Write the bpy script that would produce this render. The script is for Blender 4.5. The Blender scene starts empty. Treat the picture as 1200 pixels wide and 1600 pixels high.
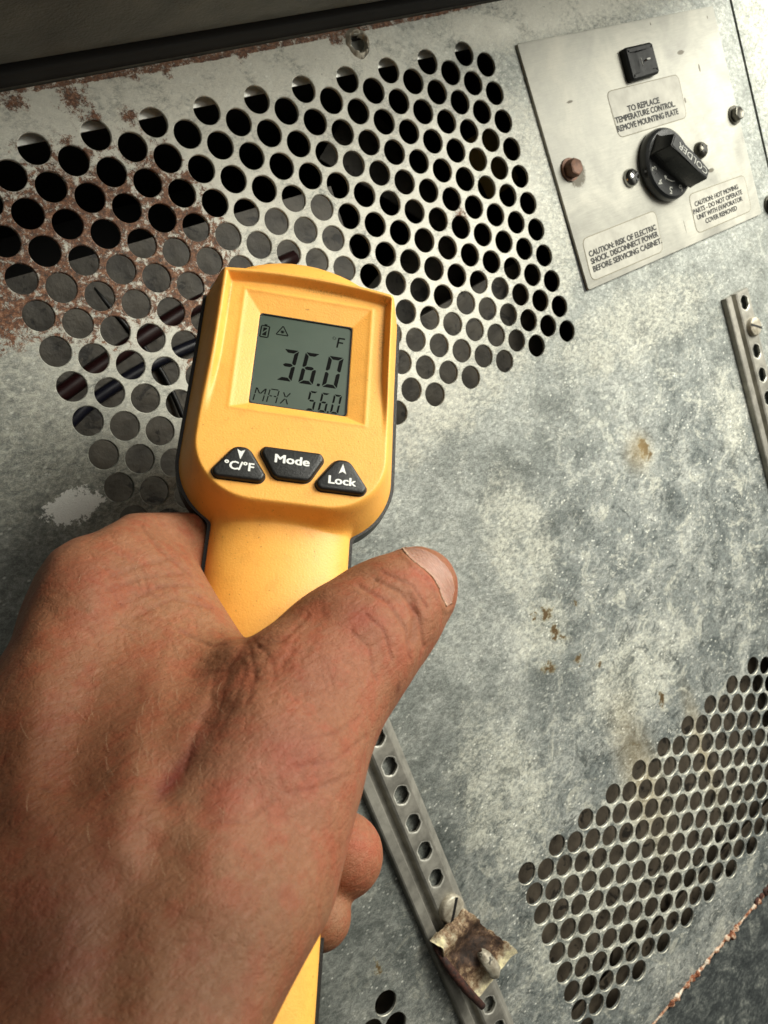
import bpy, bmesh, math, random
import numpy as np
from mathutils import Matrix, Vector, noise as mnoise
from mathutils.bvhtree import BVHTree
random.seed(7); np.random.seed(7)
SC = bpy.context.scene
COL = SC.collection
U = 0.011                                   # one unit of the punched-hole pitch, in metres
# ------------------------------------------------------------------ camera
RC = np.array([[0.7723669877843025, -0.346494823237664, 0.5323444126223179],
               [-0.4246974436075702, -0.9049272186459039, 0.027181065918245595],
               [0.4723148500459152, -0.24707906916765998, -0.8460913756816661]])   # rows: right, down, forward
CP = np.array([-23.56961791709908, -6.028358041724118, 23.362096249887646]) * U
FPX = 1277.59                               # focal length, pixels of a 1200 wide picture
cam = bpy.data.cameras.new('camera'); camo = bpy.data.objects.new('camera', cam); COL.objects.link(camo)
mw = Matrix.Identity(4)
for i in range(3):
    mw[i][0] = RC[0][i]; mw[i][1] = -RC[1][i]; mw[i][2] = -RC[2][i]; mw[i][3] = CP[i]
camo.matrix_world = mw
cam.sensor_fit = 'HORIZONTAL'; cam.sensor_width = 36; cam.lens = 36 * FPX / 1200
cam.clip_start = 0.005; cam.clip_end = 20
cam.dof.use_dof = True; cam.dof.focus_distance = 0.215; cam.dof.aperture_fstop = 60
SC.camera = camo
# ------------------------------------------------------------------ light
wd = bpy.data.worlds.new('World'); SC.world = wd; wd.use_nodes = True
bg = wd.node_tree.nodes['Background']
# the room: brighter towards the right and above, dim where the person stands
_t = wd.node_tree; _c = _t.nodes.new('ShaderNodeTexCoord'); _d = _t.nodes.new('ShaderNodeVectorMath'); _d.operation = 'DOT_PRODUCT'
_t.links.new(_c.outputs['Generated'], _d.inputs[0]); _d.inputs[1].default_value = (0.80, 0.48, 0.30)
_r = _t.nodes.new('ShaderNodeMapRange'); _r.interpolation_type = 'SMOOTHSTEP'; _t.links.new(_d.outputs['Value'], _r.inputs[0])
for _i, _k in enumerate((-0.05, 0.95, 0.04, 0.80)): _r.inputs[1 + _i].default_value = _k
_t.links.new(_r.outputs[0], bg.inputs[1]); bg.inputs[0].default_value = (1.0, 0.98, 0.87, 1)
def area(name, loc, target, size, power, col, sy=None):
    l = bpy.data.lights.new(name, 'AREA'); l.energy = power; l.color = col; l.size = size
    if sy: l.shape = 'RECTANGLE'; l.size_y = sy
    o = bpy.data.objects.new(name, l); COL.objects.link(o); o.location = loc
    d = Vector(target) - Vector(loc); o.rotation_euler = d.to_track_quat('-Z', 'Y').to_euler()
    return o
kl = area('ceiling_lamp', (0.44, 0.17, 0.54), (0.11, -0.07, 0.0), 0.40, 5.5, (1.0, 0.98, 0.87), 0.5)
kl.data.spread = math.radians(112)
area('fill_light', (0.12, 0.02, 0.90), (-0.02, -0.12, 0.0), 0.36, 0.35, (1.0, 0.98, 0.88))  # added weak fill from the front, no real lamp there
SC.view_settings.view_transform = 'Standard'; SC.view_settings.look = 'None'
SC.view_settings.exposure = 0.13; SC.view_settings.gamma = 1.0
# ------------------------------------------------------------------ node helper
def lin(h):
    v = [int(h[i:i + 2], 16) / 255 for i in (0, 2, 4)]
    return tuple(c / 12.92 if c <= .04045 else ((c + .055) / 1.055) ** 2.4 for c in v) + (1,)
class NG:
    def __init__(s, name):
        s.m = bpy.data.materials.new(name); s.m.use_nodes = True
        s.t = s.m.node_tree; s.b = s.t.nodes['Principled BSDF']
    def n(s, typ, **kw):
        x = s.t.nodes.new(typ)
        for k, v in kw.items(): setattr(x, k, v)
        return x
    def put(s, sock, v):
        if hasattr(v, 'is_output') or isinstance(v, bpy.types.NodeSocket): s.t.links.new(v, sock)
        else: sock.default_value = v
    def co(s, scale=1 / U, which='Object'):
        c = s.n('ShaderNodeTexCoord'); m = s.n('ShaderNodeMapping')
        s.t.links.new(c.outputs[which], m.inputs[0]); m.inputs['Scale'].default_value = (scale,) * 3
        return m.outputs[0]
    def mapv(s, v, rot=(0, 0, 0), sc=(1, 1, 1), loc=(0, 0, 0)):
        m = s.n('ShaderNodeMapping'); s.put(m.inputs[0], v)
        m.inputs['Rotation'].default_value = rot; m.inputs['Scale'].default_value = sc; m.inputs['Location'].default_value = loc
        return m.outputs[0]
    def noise(s, v, sc, det=4, rough=.55, dist=0, col=False):
        x = s.n('ShaderNodeTexNoise'); s.put(x.inputs['Vector'], v)
        x.inputs['Scale'].default_value = sc; x.inputs['Detail'].default_value = det
        x.inputs['Roughness'].default_value = rough; x.inputs['Distortion'].default_value = dist
        return x.outputs['Color' if col else 'Fac']
    def vor(s, v, sc, feat='F1', out='Distance', rnd=1):
        x = s.n('ShaderNodeTexVoronoi', feature=feat); s.put(x.inputs['Vector'], v)
        x.inputs['Scale'].default_value = sc; x.inputs['Randomness'].default_value = rnd
        return x.outputs[out]
    def ma(s, op, a, b=0.0, c=0.0, clamp=False):
        x = s.n('ShaderNodeMath', operation=op, use_clamp=clamp)
        s.put(x.inputs[0], a); s.put(x.inputs[1], b)
        if op in ('MULTIPLY_ADD', 'SMOOTH_MIN', 'SMOOTH_MAX', 'COMPARE'): s.put(x.inputs[2], c)
        return x.outputs[0]
    def ss(s, v, lo, hi, a=0.0, b=1.0):
        x = s.n('ShaderNodeMapRange', interpolation_type='SMOOTHSTEP'); s.put(x.inputs[0], v)
        for i, k in enumerate((lo, hi, a, b)): x.inputs[1 + i].default_value = k
        return x.outputs[0]
    def mix(s, f, a, b, mode='MIX'):
        x = s.n('ShaderNodeMix', data_type='RGBA', blend_type=mode)
        s.put(x.inputs[0], f); s.put(x.inputs[6], a); s.put(x.inputs[7], b)
        return x.outputs[2]
    def ramp(s, v, stops):
        x = s.n('ShaderNodeValToRGB'); s.put(x.inputs[0], v); e = x.color_ramp.elements
        while len(e) < len(stops): e.new(.5)
        for k, (p, c) in enumerate(stops): e[k].position = p; e[k].color = c
        return x.outputs[0]
    def blob(s, v, x, y, r, sx=1, sy=1, soft=.3):
        """1 inside a disc of radius r round (x, y), fading out"""
        d = s.n('ShaderNodeVectorMath', operation='SUBTRACT'); s.put(d.inputs[0], v); d.inputs[1].default_value = (x, y, 0)
        m = s.n('ShaderNodeVectorMath', operation='MULTIPLY'); s.put(m.inputs[0], d.outputs[0]); m.inputs[1].default_value = (1 / sx, 1 / sy, 0)
        l = s.n('ShaderNodeVectorMath', operation='LENGTH'); s.put(l.inputs[0], m.outputs[0])
        return s.ss(l.outputs['Value'], r * soft, r, 1, 0)
    def vmax(s, L):
        a = L[0]
        for b in L[1:]: a = s.ma('MAXIMUM', a, b)
        return a
    def bump(s, h, dist=.0002, st=1.0, nrm=None):
        x = s.n('ShaderNodeBump'); s.put(x.inputs['Height'], h); x.inputs['Distance'].default_value = dist; x.inputs['Strength'].default_value = st
        if nrm is not None: s.put(x.inputs['Normal'], nrm)
        return x.outputs[0]
    def out(s, col=None, rough=None, metal=None, nrm=None, **kw):
        if col is not None: s.put(s.b.inputs['Base Color'], col)
        if rough is not None: s.put(s.b.inputs['Roughness'], rough)
        if metal is not None: s.put(s.b.inputs['Metallic'], metal)
        if nrm is not None: s.put(s.b.inputs['Normal'], nrm)
        for k, v in kw.items(): s.put(s.b.inputs[k.replace('_', ' ')], v)
        return s.m
# ------------------------------------------------------------------ materials
def mat_galv(name, dirty=True):
    g = NG(name); P = g.co()
    big = g.noise(P, .14, 4, .6, .6); mid = g.noise(g.mapv(P, loc=(9, 3, 0)), .7, 6, .68, .5)
    fine = g.noise(g.mapv(P, rot=(0, 0, .6), sc=(1, 1.7, 1)), 4.6, 8, .82, .5); grit = g.noise(g.mapv(P, rot=(0, 0, .8), sc=(1, 1.5, 1)), 13, 4, .8)
    tot = g.ma('ADD', g.ma('ADD', g.ma('MULTIPLY', big, .30), g.ma('MULTIPLY', mid, .34)), g.ma('ADD', g.ma('MULTIPLY', fine, .34), g.ma('MULTIPLY', grit, .06)))
    lo = g.vmax([g.blob(P, 4, -22, 13, 1.2, 1, .3), g.blob(P, -3, -34, 16, 1.3, 1, .5)])
    base = g.ramp(tot, [(.40, lin('60645f')), (.50, lin('868a85')), (.58, lin('a2a59f')), (.68, lin('c8c9c0'))])
    blue = g.ramp(tot, [(.41, lin('434a4b')), (.49, lin('7b8281')), (.55, lin('a0a4a0')), (.62, lin('d8d9d0'))])
    col = g.mix(g.ma('MULTIPLY', lo, .85), base, blue)
    crn = g.ma('ADD', g.ma('MULTIPLY', g.noise(g.mapv(P, loc=(3, 8, 0)), .9, 8, .78, .5), .7), g.ma('MULTIPLY', fine, .3))
    pale = g.vmax([g.blob(P, -5.5, -16.3, 3.8, .72, 1.15), g.blob(P, -10, -25, 5, .7, 1.2), g.blob(P, 8.2, -16.8, 2.4, .8, 1.7),
                   g.blob(P, -5.8, -20.2, 2.4), g.blob(P, -2, -24.5, 4.2, 1.3, .8), g.blob(P, -12, 1.4, 16, 1, .17, .2),
                   g.blob(P, -10, -4.8, 13.5, 1.15, .62, .75), g.blob(P, -4, -32, 8.5, 1.2, .6, .6), g.blob(P, 4, -11, 7, 1.2, .35),
                   g.blob(P, 18, -2, 7, .5, 1.5), g.blob(P, 5, 1.2, 12, 1, .17)])
    pm = g.ma('MULTIPLY', g.ss(g.ma('ADD', g.ma('ADD', g.ma('MULTIPLY', crn, .7), g.ma('MULTIPLY', g.noise(P, 4, 7, .9), .3)), g.ma('MULTIPLY', pale, .18)), .57, .73), g.ss(pale, .0, .35))
    col = g.mix(g.ma('MULTIPLY', g.ma('MULTIPLY', pm, .8), g.ss(fine, .40, .56, .25, 1)), col, g.mix(fine, lin('aeafa4'), lin('d8d6c4')))
    blt = g.noise(g.mapv(P, rot=(0, 0, .5), sc=(1, 1.25, 1), loc=(11, 4, 0)), .75, 8, .82, .9)
    col = g.mix(g.ma('MULTIPLY', g.ss(blt, .54, .585), g.ma('MULTIPLY_ADD', lo, .6, .2)), col, lin('cfcfc2'))
    col = g.mix(g.ma('MULTIPLY', g.ss(blt, .455, .41), g.ma('MULTIPLY_ADD', lo, .6, .1)), col, lin('3f4645'))
    crust = g.ss(g.noise(g.mapv(P, rot=(0, 0, .7), sc=(1, 1.7, 1)), 2.6, 8, .85, .5), .58, .68)
    col = g.mix(g.ma('MULTIPLY', g.ma('MULTIPLY', crust, lo), .6), col, lin('c9c9bc'))
    wh = g.ss(g.noise(g.mapv(P, rot=(0, 0, .75), sc=(1, 1.8, 1), loc=(21, 2, 0)), 3.0, 8, .92, .4), .545, .575); wz = g.ss(g.noise(P, .42, 4, .7), .44, .56)
    col = g.mix(g.ma('MULTIPLY', g.ma('MULTIPLY', wh, wz), g.ma('MULTIPLY_ADD', lo, .65, .2)), col, lin('dfdfd4'))
    scr = g.ss(g.noise(g.mapv(P, rot=(0, 0, .62), sc=(.12, 3.2, 1)), 3.0, 4, .7), .66, .70)
    col = g.mix(g.ma('MULTIPLY', scr, .35), col, lin('d0d1ca'))
    spk = g.ss(g.noise(g.mapv(P, rot=(0, 0, .8), sc=(1, 1.35, 1), loc=(1, 1, 0)), 4.2, 8, .88, .3), .42, .58, .70, 1.25)
    sc_ = g.n('ShaderNodeVectorMath', operation='SCALE'); g.put(sc_.inputs[0], col); g.put(sc_.inputs['Scale'], g.ma('MULTIPLY', spk, .84)); col = sc_.outputs[0]
    ox = g.ma('MULTIPLY', g.vmax([g.blob(P, -13, 1.0, 15, 1, .20, .45), g.blob(P, -9, -4, 11, 1.1, .7, .5), g.blob(P, 3, 1.3, 9, 1, .14, .3)]), g.ss(g.ma('ADD', g.ma('MULTIPLY', mid, .6), g.ma('MULTIPLY', fine, .4)), .34, .52))
    col = g.mix(g.ma('MULTIPLY', ox, .72), col, lin('dddbce'))
    lz = g.vmax([g.blob(P, -21, -9, 9, 1, 1, .3), g.blob(P, -19, -26, 12, 1, 1, .3)])  # light falloff to the left painted in as a darker zone
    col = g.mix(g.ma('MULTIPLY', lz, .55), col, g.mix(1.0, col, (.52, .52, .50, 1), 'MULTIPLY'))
    # white flecks and dark specks
    vd = g.vor(g.mapv(P, rot=(0, 0, .5), sc=(1, 1.5, 1)), 3.1); sel = g.noise(P, .9, 3)
    fl = g.ma('MULTIPLY', g.ss(vd, .06, .22, 1, 0), g.ss(sel, .42, .52))
    col = g.mix(g.ma('MULTIPLY', fl, g.ma('MULTIPLY_ADD', lo, .6, .35)), col, lin('f2f2e8'))
    dk = g.ss(g.noise(g.mapv(P, loc=(50, 0, 0)), 4.2, 5, .7), .665, .71)
    col = g.mix(g.ma('MULTIPLY', dk, .6), col, lin('3b3d38'))
    rustn = g.noise(g.mapv(P, loc=(5, 5, 0)), 3.6, 8, .85, .4); rough = g.ma('MULTIPLY_ADD', mid, .25, .36)
    metal = .38
    if dirty:
        rz = g.vmax([g.blob(P, -16.2, -2.2, 4.6, 1.05, .8, .3), g.blob(P, -13.6, -3.3, 3.0, .7, 1.6, .3), g.blob(P, -19.5, -3.2, 2.2, 1.4, .55, .3), g.blob(P, -14.2, -6.6, 2.0, .6, 1.1, .3)])
        rm = g.ss(g.ma('ADD', rustn, g.ma('MULTIPLY', rz, .15)), .555, .625)
        spots = g.vmax([g.blob(P, x, y, r, 1, 1, .1) for x, y, r in [(-15.0, 1.45, .62), (-14.6, .95, .38), (-13.2, .55, .5), (-16.4, 1.75, .6), (-17.6, 1.75, .6), (-14.9, 1.5, .9), (-15.2, .1, .35), (-13.6, .8, .5), (-15.6, .5, .3), (-9.4, 1.85, .5), (-12, 1.7, .35), (-13.0, 1.75, .3), (-3.3, -4.6, .55), (-6.0, 1.75, .5), (-5.55, 1.8, .3)]] + [g.blob(P, -9, 2.0, 11.5, 1, .022, .75), g.blob(P, -17.5, 1.8, 2.2, 1, .16, .2), g.blob(P, -12.5, 1.85, 1.6, 1, .12, .2)])
        rm2 = g.ss(g.ma('ADD', g.noise(P, 3.5, 8, .9), g.ma('MULTIPLY', spots, .2)), .62, .68)
        rm = g.ma('MAXIMUM', g.ma('MULTIPLY', rm, g.ss(rz, .02, .3)), g.ma('MULTIPLY', rm2, g.ss(spots, .02, .2)))
        rc = g.ramp(g.noise(P, 8, 7, .85), [(.40, lin('26140b')), (.48, lin('57301a')), (.56, lin('7f4c2b')), (.64, lin('ad8e74'))])
        col = g.mix(g.ma('MULTIPLY', rm, .92), col, rc)
        ds = g.noise(P, 2.6, 5, .65, .3)
        Pw = g.n('ShaderNodeVectorMath', operation='ADD'); g.put(Pw.inputs[0], P); wn = g.n('ShaderNodeVectorMath', operation='MULTIPLY_ADD'); g.put(wn.inputs[0], g.noise(P, 1.6, 5, .8, 0, True)); wn.inputs[1].default_value = (1.5, 1.5, 0); wn.inputs[2].default_value = (-.75, -.75, 0); g.put(Pw.inputs[1], wn.outputs[0]); P0 = P; P = Pw.outputs[0]
        st = g.vmax([g.blob(P, 2.25, -15.9, .60, .8, 1.2, .0), g.blob(P, -5.35, -19.55, .42, 1, 1, .0), g.blob(P, -5.3, -20.5, .42, .8, 1.2, 0), g.blob(P, -6.1, -21.6, .42, 1.4, .7, 0), g.blob(P, -4.7, -22.1, .36, 1, 1, 0), g.blob(P, -1.0, -26.3, .5, .5, 1.9, 0), g.blob(P, -17.2, -27.0, .3, .6, 1.8, 0), g.blob(P, -6.0, -19.4, .25, 1, 1, 0), g.blob(P, -5.0, -20.9, .22, 1, 1, 0), g.blob(P, -3.9, -20.0, .2, 1, 1, 0), g.blob(P, -3.6, -22.9, .22, 1, 1, 0), g.blob(P, 2.5, -16.4, .3, 1, 1, 0)]); P = P0
        sm = g.ss(g.ma('MULTIPLY', st, g.ma('MULTIPLY_ADD', ds, 1.6, -.1)), .12, .55)
        col = g.mix(sm, col, g.ramp(sm, [(.2, lin('8f8660')), (.6, lin('6f5f30')), (1, lin('4e3a18'))]))
        ys = g.vmax([g.blob(P, -3.4, -29, 3.5, .5, 1.8, .0), g.blob(P, 0.5, -30, 2.2, .4, 2.2, .0), g.blob(P, 1.9, -15.9, 1.3, 1, 1, 0)])
        col = g.mix(g.ma('MULTIPLY', ys, .38), col, lin('a88f5a'))
        wp = g.ma('MULTIPLY', g.blob(P, -19.5, -8.45, 1.1, 1.1, .62, .2), 1.0)
        wm = g.ss(g.ma('ADD', g.noise(P, 3.2, 6, .75), g.ma('MULTIPLY', wp, .3)), .60, .66)
        wm = g.ma('MULTIPLY', wm, g.ss(wp, .02, .3))
        col = g.mix(wm, col, lin('f4f4ee'))
        rough = g.ma('ADD', rough, g.ma('MULTIPLY', rm, .4))
        metal = g.ma('SUBTRACT', .38, g.ma('MULTIPLY', g.ma('MAXIMUM', rm, g.ma('MAXIMUM', pm, sm)), .5), clamp=True)
    h = g.ma('ADD', g.ma('MULTIPLY', mid, .5), g.ma('ADD', g.ma('MULTIPLY', fine, .8), g.ma('MULTIPLY', grit, .3)))
    nb = g.bump(h, .00045, .8); nb = g.bump(g.noise(P, .35, 2), .0022, .5, nb)
    return g.out(col, rough, metal, nb)
def mat_plain(name, col, rough=.5, metal=0.0, bump=0.0, bs=3.0, var=.0, coat=0.0):
    g = NG(name); P = g.co(); n = g.noise(P, bs, 5, .65)
    c = lin(col) if isinstance(col, str) else col
    if var:
        c2 = tuple(x * (1 - var) for x in c[:3]) + (1,); c3 = tuple(min(1, x * (1 + var)) for x in c[:3]) + (1,)
        c = g.ramp(n, [(.35, c2), (.65, c3)])
    nb = g.bump(n, .0003, bump) if bump else None
    rr = g.ma('MULTIPLY_ADD', n, .2, rough - .1)
    if coat: return g.out(c, rr, metal, nb, Coat_Weight=coat)
    return g.out(c, rr, metal, nb)
M = {}
M['galv'] = mat_galv('galvanised_sheet'); M['galv2'] = mat_galv('galvanised_sheet_clean', False)
def mk_dark():
    g = NG('stained_sheet'); P = g.co(); a = g.noise(P, .8, 8, .85, .5); b = g.noise(g.mapv(P, rot=(0, 0, .7), sc=(1, 1.6, 1)), 3.2, 8, .9)
    col = g.ramp(g.ma('ADD', g.ma('MULTIPLY', a, .5), g.ma('MULTIPLY', b, .5)), [(.40, lin('23272a')), (.50, lin('4a4f4f')), (.56, lin('777b77')), (.62, lin('b8b9ae'))])
    return g.out(col, .5, .35, g.bump(b, .0006, .8))
M['galvdark'] = mk_dark()
def mk_plate():
    g = NG('brushed_plate'); P = g.mapv(g.co(), loc=(1.6, -8.9, 0))
    br = g.noise(g.mapv(P, sc=(.05, 1, 1)), 42, 4, .7); sm = g.noise(P, .45, 4, .6, .4)
    col = g.ramp(g.ma('ADD', g.ma('MULTIPLY', sm, .72), g.ma('MULTIPLY', br, .28)), [(.32, lin('8b8a83')), (.50, lin('a5a49b')), (.66, lin('bdbbb0'))])
    gr = g.ss(g.noise(g.mapv(P, loc=(7, 2, 0)), 1.5, 6, .75), .66, .74)
    col = g.mix(g.ma('MULTIPLY', gr, .35), col, lin('8b826b'))
    sc = g.vmax([g.blob(P, x, y, r, a, b, .0) for x, y, r, a, b in [(10.9, -1.3, .25, 1.6, .6), (8.3, -8.1, .5, .06, 1), (9.0, -8.0, .45, .09, 1), (11.9, -2.1, .28, .35, 1), (10.4, -3.2, .2, .5, 1), (11.0, -6.3, .3, 1.2, .5), (3.5, -2.0, .3, 1, .3), (9.4, .05, .12, .5, 1), (13.3, -.2, .12, .5, 1), (12.7, -8.1, .12, 1, 1), (2.75, -4.55, .9, 1, 1)]])
    sm2 = g.ss(g.ma('MULTIPLY', sc, g.noise(P, 9, 5, .7)), .12, .26)
    col = g.mix(g.ma('MULTIPLY', sm2, .85), col, lin('4a4334'))
    nb = g.bump(g.ma('ADD', g.ma('MULTIPLY', br, .12), sm), .0009, .35)
    return g.out(col, g.ma('MULTIPLY_ADD', sm, .3, .46), .25, nb)
M['plate'] = mk_plate()
def mk_sticker():
    g = NG('foil_sticker'); P = g.co(); n = g.noise(P, 1.2, 5, .6)
    col = g.ramp(n, [(.3, lin('8c8a81')), (.55, lin('a19f95')), (.8, lin('b0ada2'))])
    return g.out(col, .6, .1, g.bump(n, .0003, .3))
M['sticker'] = mk_sticker()
M['stickeredge'] = mat_plain('sticker_rim', '6f6a58', .6)
M['ink'] = mat_plain('ink', '171715', .7)
M['white'] = mat_plain('white_print', 'e9e9e4', .5)
M['greyprint'] = mat_plain('grey_print', '9c9c95', .5)
M['blackpl'] = mat_plain('black_plastic', '0e1010', .55, 0, .12, 8)
M['blackpl'].node_tree.nodes['Principled BSDF'].inputs['Specular IOR Level'].default_value = .22
M['knobpl'] = mat_plain('knob_plastic', '0d0f10', .30, 0, .1, 8)
M['rubber'] = mat_plain('black_rubber', '161615', .42, 0, .35, 22, .15)
M['steel'] = mat_plain('rail_steel', '96938a', .42, .6, .4, 1.6, .24)
M['railrim'] = mat_plain('rail_rim', 'c2c0b6', .35, .5, .5, 4, .3)  # paler than the rail: the glint on hole edges is in the colour
M['darksteel'] = mat_plain('bolt_steel', '55534c', .35, .9, .3, 4, .3)
M['chrome'] = mat_plain('screw_chrome', '9a9a96', .15, 1.0)
M['rustbolt'] = mat_plain('bolt_rust', '5c4030', .6, .35, .7, 5, .4)
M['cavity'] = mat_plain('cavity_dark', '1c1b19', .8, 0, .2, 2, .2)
M['wire_red'] = mat_plain('wire_red', '24090a', .4)
M['wire_blue'] = mat_plain('wire_blue', '0c0d1c', .4)
M['wire_black'] = mat_plain('wire_black', '0a0a0a', .5)
M['ochre'] = mat_plain('ochre_plastic', '7a6a40', .5)
M['tin'] = mat_plain('tin_flange', 'a9a9a0', .4, .5, .3, 2, .15)
M['flange'] = mat_plain('flange_bright', 'f2f2ea', .35, .3, .3, 2, .1)
def mk_shroud(name, c1, c2, sc=.7):
    g = NG(name); P = g.co(); n = g.noise(P, sc, 5, .6)
    sp = g.ss(g.noise(g.mapv(P, loc=(4, 4, 0)), 1.2, 5, .6, .8), .57, .63)
    return g.out(g.mix(g.ma('MULTIPLY', sp, .85), g.ramp(n, [(.3, lin(c1)), (.7, lin(c2))]), lin('15120f')), .5, .3, g.bump(n, .002, .3))
M['shroud'] = mk_shroud('shroud_grey', '2e2b26', '504b42', 1.1)
M['coil'] = mk_shroud('coil_brown', '403930', '6b6154', 1.3)
def mk_trim():
    g = NG('grained_black_plastic'); P = g.co()
    gr = g.noise(g.mapv(P, sc=(1, 2.5, 1)), 9, 4, .7); n = g.noise(P, .8, 5, .6)
    dust = g.ss(g.noise(g.mapv(P, loc=(3, 0, 0)), 5.5, 6, .85), .64, .70); dz = g.ss(g.noise(P, .35, 3), .40, .6)
    col = g.mix(g.ma('MULTIPLY', g.ma('MULTIPLY', dust, dz), .55), g.ramp(n, [(.3, lin('4c4c45')), (.7, lin('6a695f'))]), lin('93907c'))
    return g.out(col, .42, 0.0, g.bump(g.ma('ADD', gr, n), .0006, .8))
M['trim'] = mk_trim()
def mk_clip():
    g = NG('corroded_clip'); P = g.co(); n = g.noise(P, 1.1, 7, .75, .5); m = g.noise(g.mapv(P, loc=(2, 9, 0)), 4.5, 7, .85)
    x = g.ma('ADD', g.ma('MULTIPLY', n, .45), g.ma('MULTIPLY', m, .55))
    wz = g.vmax([g.blob(P, 1.9, -1.3, 1.2), g.blob(P, .6, -1.6, .9), g.blob(P, -.7, 1.5, .7, 1.3, .5)]); dz = g.vmax([g.blob(P, .6, .5, 1.2), g.blob(P, 1.3, -.1, .9)])
    x = g.ma('ADD', x, g.ma('SUBTRACT', g.ma('MULTIPLY', wz, .12), g.ma('SUBTRACT', g.ma('MULTIPLY', dz, .13), .035)))
    col = g.ramp(x, [(.36, lin('231710')), (.47, lin('4d3626')), (.53, lin('8d7458')), (.60, lin('b0a48c')), (.70, lin('ddd3a8'))])
    return g.out(col, .7, .1, g.bump(x, .0008, .9))
M['clip'] = mk_clip()
M['rustred'] = mat_plain('rust_red', '3a1c12', .8, 0, 1.0, 5, .75)
def mk_seam():
    g = NG('rusty_seam'); P = g.co(); n = g.noise(P, 1.3, 7, .85)
    return g.out(g.ramp(n, [(.38, lin('4a2412')), (.46, lin('8a4c2a')), (.52, lin('c4a68c')), (.60, lin('e2d8c8'))]), .8, 0, g.bump(n, .0008, .8))
M['seam'] = mk_seam()
def mk_yellow():
    g = NG('yellow_plastic'); P = g.co(1000)
    n = g.noise(P, .08, 3, .5); tex = g.noise(P, 2.2, 3, .6)
    col = g.mix(n, lin('f2ab48'), lin('f8b654'))
    # grime in the corner of the recess
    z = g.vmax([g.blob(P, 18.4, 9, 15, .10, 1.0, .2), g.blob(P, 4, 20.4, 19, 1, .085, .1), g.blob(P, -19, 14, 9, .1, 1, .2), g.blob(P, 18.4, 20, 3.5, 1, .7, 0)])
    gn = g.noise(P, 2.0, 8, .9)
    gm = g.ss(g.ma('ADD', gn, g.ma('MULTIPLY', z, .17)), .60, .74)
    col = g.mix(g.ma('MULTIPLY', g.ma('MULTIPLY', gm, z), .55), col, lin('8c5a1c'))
    col = g.mix(g.ma('MULTIPLY', g.ss(g.noise(P, .22, 6, .7), .48, .66), .22), col, lin('c98a38'))
    sp = g.ma('MULTIPLY', g.ss(g.noise(P, 1.7, 3, .5), .69, .72), .55)
    col = g.mix(sp, col, lin('8a5a20'))
    s1 = g.blob(P, -.2, 15.2, .8, 1, .5, .0)
    col = g.mix(g.ma('MULTIPLY', s1, .5), col, lin('6d4514'))
    return g.out(col, g.ma('MULTIPLY_ADD', n, .12, .44), 0.0, g.bump(tex, .00016, .45), Subsurface_Weight=.08, Subsurface_Scale=.002, Subsurface_Radius=(1, .6, .2))
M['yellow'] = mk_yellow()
def mk_lcd():
    g = NG('lcd_glass'); P = g.co(1000); n = g.noise(P, .12, 3, .5)
    return g.out(g.mix(n, lin('424e45'), lin('505c52')), .28, 0.0, None, Coat_Weight=.25, Coat_Roughness=.15)
M['lcd'] = mk_lcd(); M['seg'] = mat_plain('lcd_segment', '050605', .5)
M['segthin'] = mat_plain('lcd_segment_thin', '0c0f0c', .5)
for k_ in ('seg', 'segthin'): M[k_].node_tree.nodes['Principled BSDF'].inputs['Specular IOR Level'].default_value = .08
def mk_skin():
    g = NG('skin'); P = g.co(1000)
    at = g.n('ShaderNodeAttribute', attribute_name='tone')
    fine = g.noise(P, .9, 5, .65); mid = g.noise(P, .13, 4, .6, .4)
    rn = g.ss(g.noise(g.mapv(P, loc=(30, 5, 2)), .22, 4, .65), .42, .66)
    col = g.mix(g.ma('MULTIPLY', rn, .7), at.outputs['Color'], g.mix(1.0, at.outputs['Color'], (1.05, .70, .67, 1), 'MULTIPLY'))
    tn = g.ss(g.noise(g.mapv(P, loc=(3, 50, 9)), .09, 5, .7), .45, .65); col = g.mix(g.ma('MULTIPLY', tn, .4), col, g.mix(1.0, col, (.78, .76, .70, 1), 'MULTIPLY'))
    col = g.mix(g.ss(fine, .35, .65, 0, .45), col, g.mix(1.0, col, (.76, .72, .70, 1), 'MULTIPLY'))
    v = g.mapv(P, rot=(.4, .3, -.75), sc=(.55, 1.2, 1))
    w = g.n('ShaderNodeVectorMath', operation='ADD'); g.put(w.inputs[0], v)
    wn = g.n('ShaderNodeVectorMath', operation='SCALE'); g.put(wn.inputs[0], g.noise(P, .35, 3, .5, 0, True)); wn.inputs['Scale'].default_value = 2.6
    g.put(w.inputs[1], wn.outputs[0]); W = w.outputs[0]
    c1 = g.ss(g.vor(W, .42, 'DISTANCE_TO_EDGE'), .0, .14); c2 = g.ss(g.vor(W, 1.15, 'DISTANCE_TO_EDGE'), .0, .16)
    st = g.noise(g.mapv(P, rot=(.2, .1, -.9), sc=(.18, 1.5, 1.0)), .75, 5, .7, .5)
    h = g.ma('ADD', g.ma('MULTIPLY', c1, .16), g.ma('ADD', g.ma('MULTIPLY', c2, .14), g.ma('ADD', g.ma('MULTIPLY', st, 1.5), g.ma('MULTIPLY', fine, .6))))
    pr = g.ss(g.vor(g.mapv(P, loc=(5, 1, 0)), 1.7), .0, .30)
    h = g.ma('ADD', h, g.ma('MULTIPLY', pr, .35)); nb = g.bump(h, .00032, .6); nb = g.bump(mid, .0016, .35, nb)
    col = g.mix(g.ma('MULTIPLY', g.ma('SUBTRACT', 1.0, c1), .07), col, g.mix(1.0, col, (.62, .45, .40, 1), 'MULTIPLY'))
    return g.out(col, g.ma('MULTIPLY_ADD', fine, .3, .44), 0.0, nb, Subsurface_Weight=.14, Specular_IOR_Level=.26, Subsurface_Scale=.003, Subsurface_Radius=(1, .35, .2))
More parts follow.
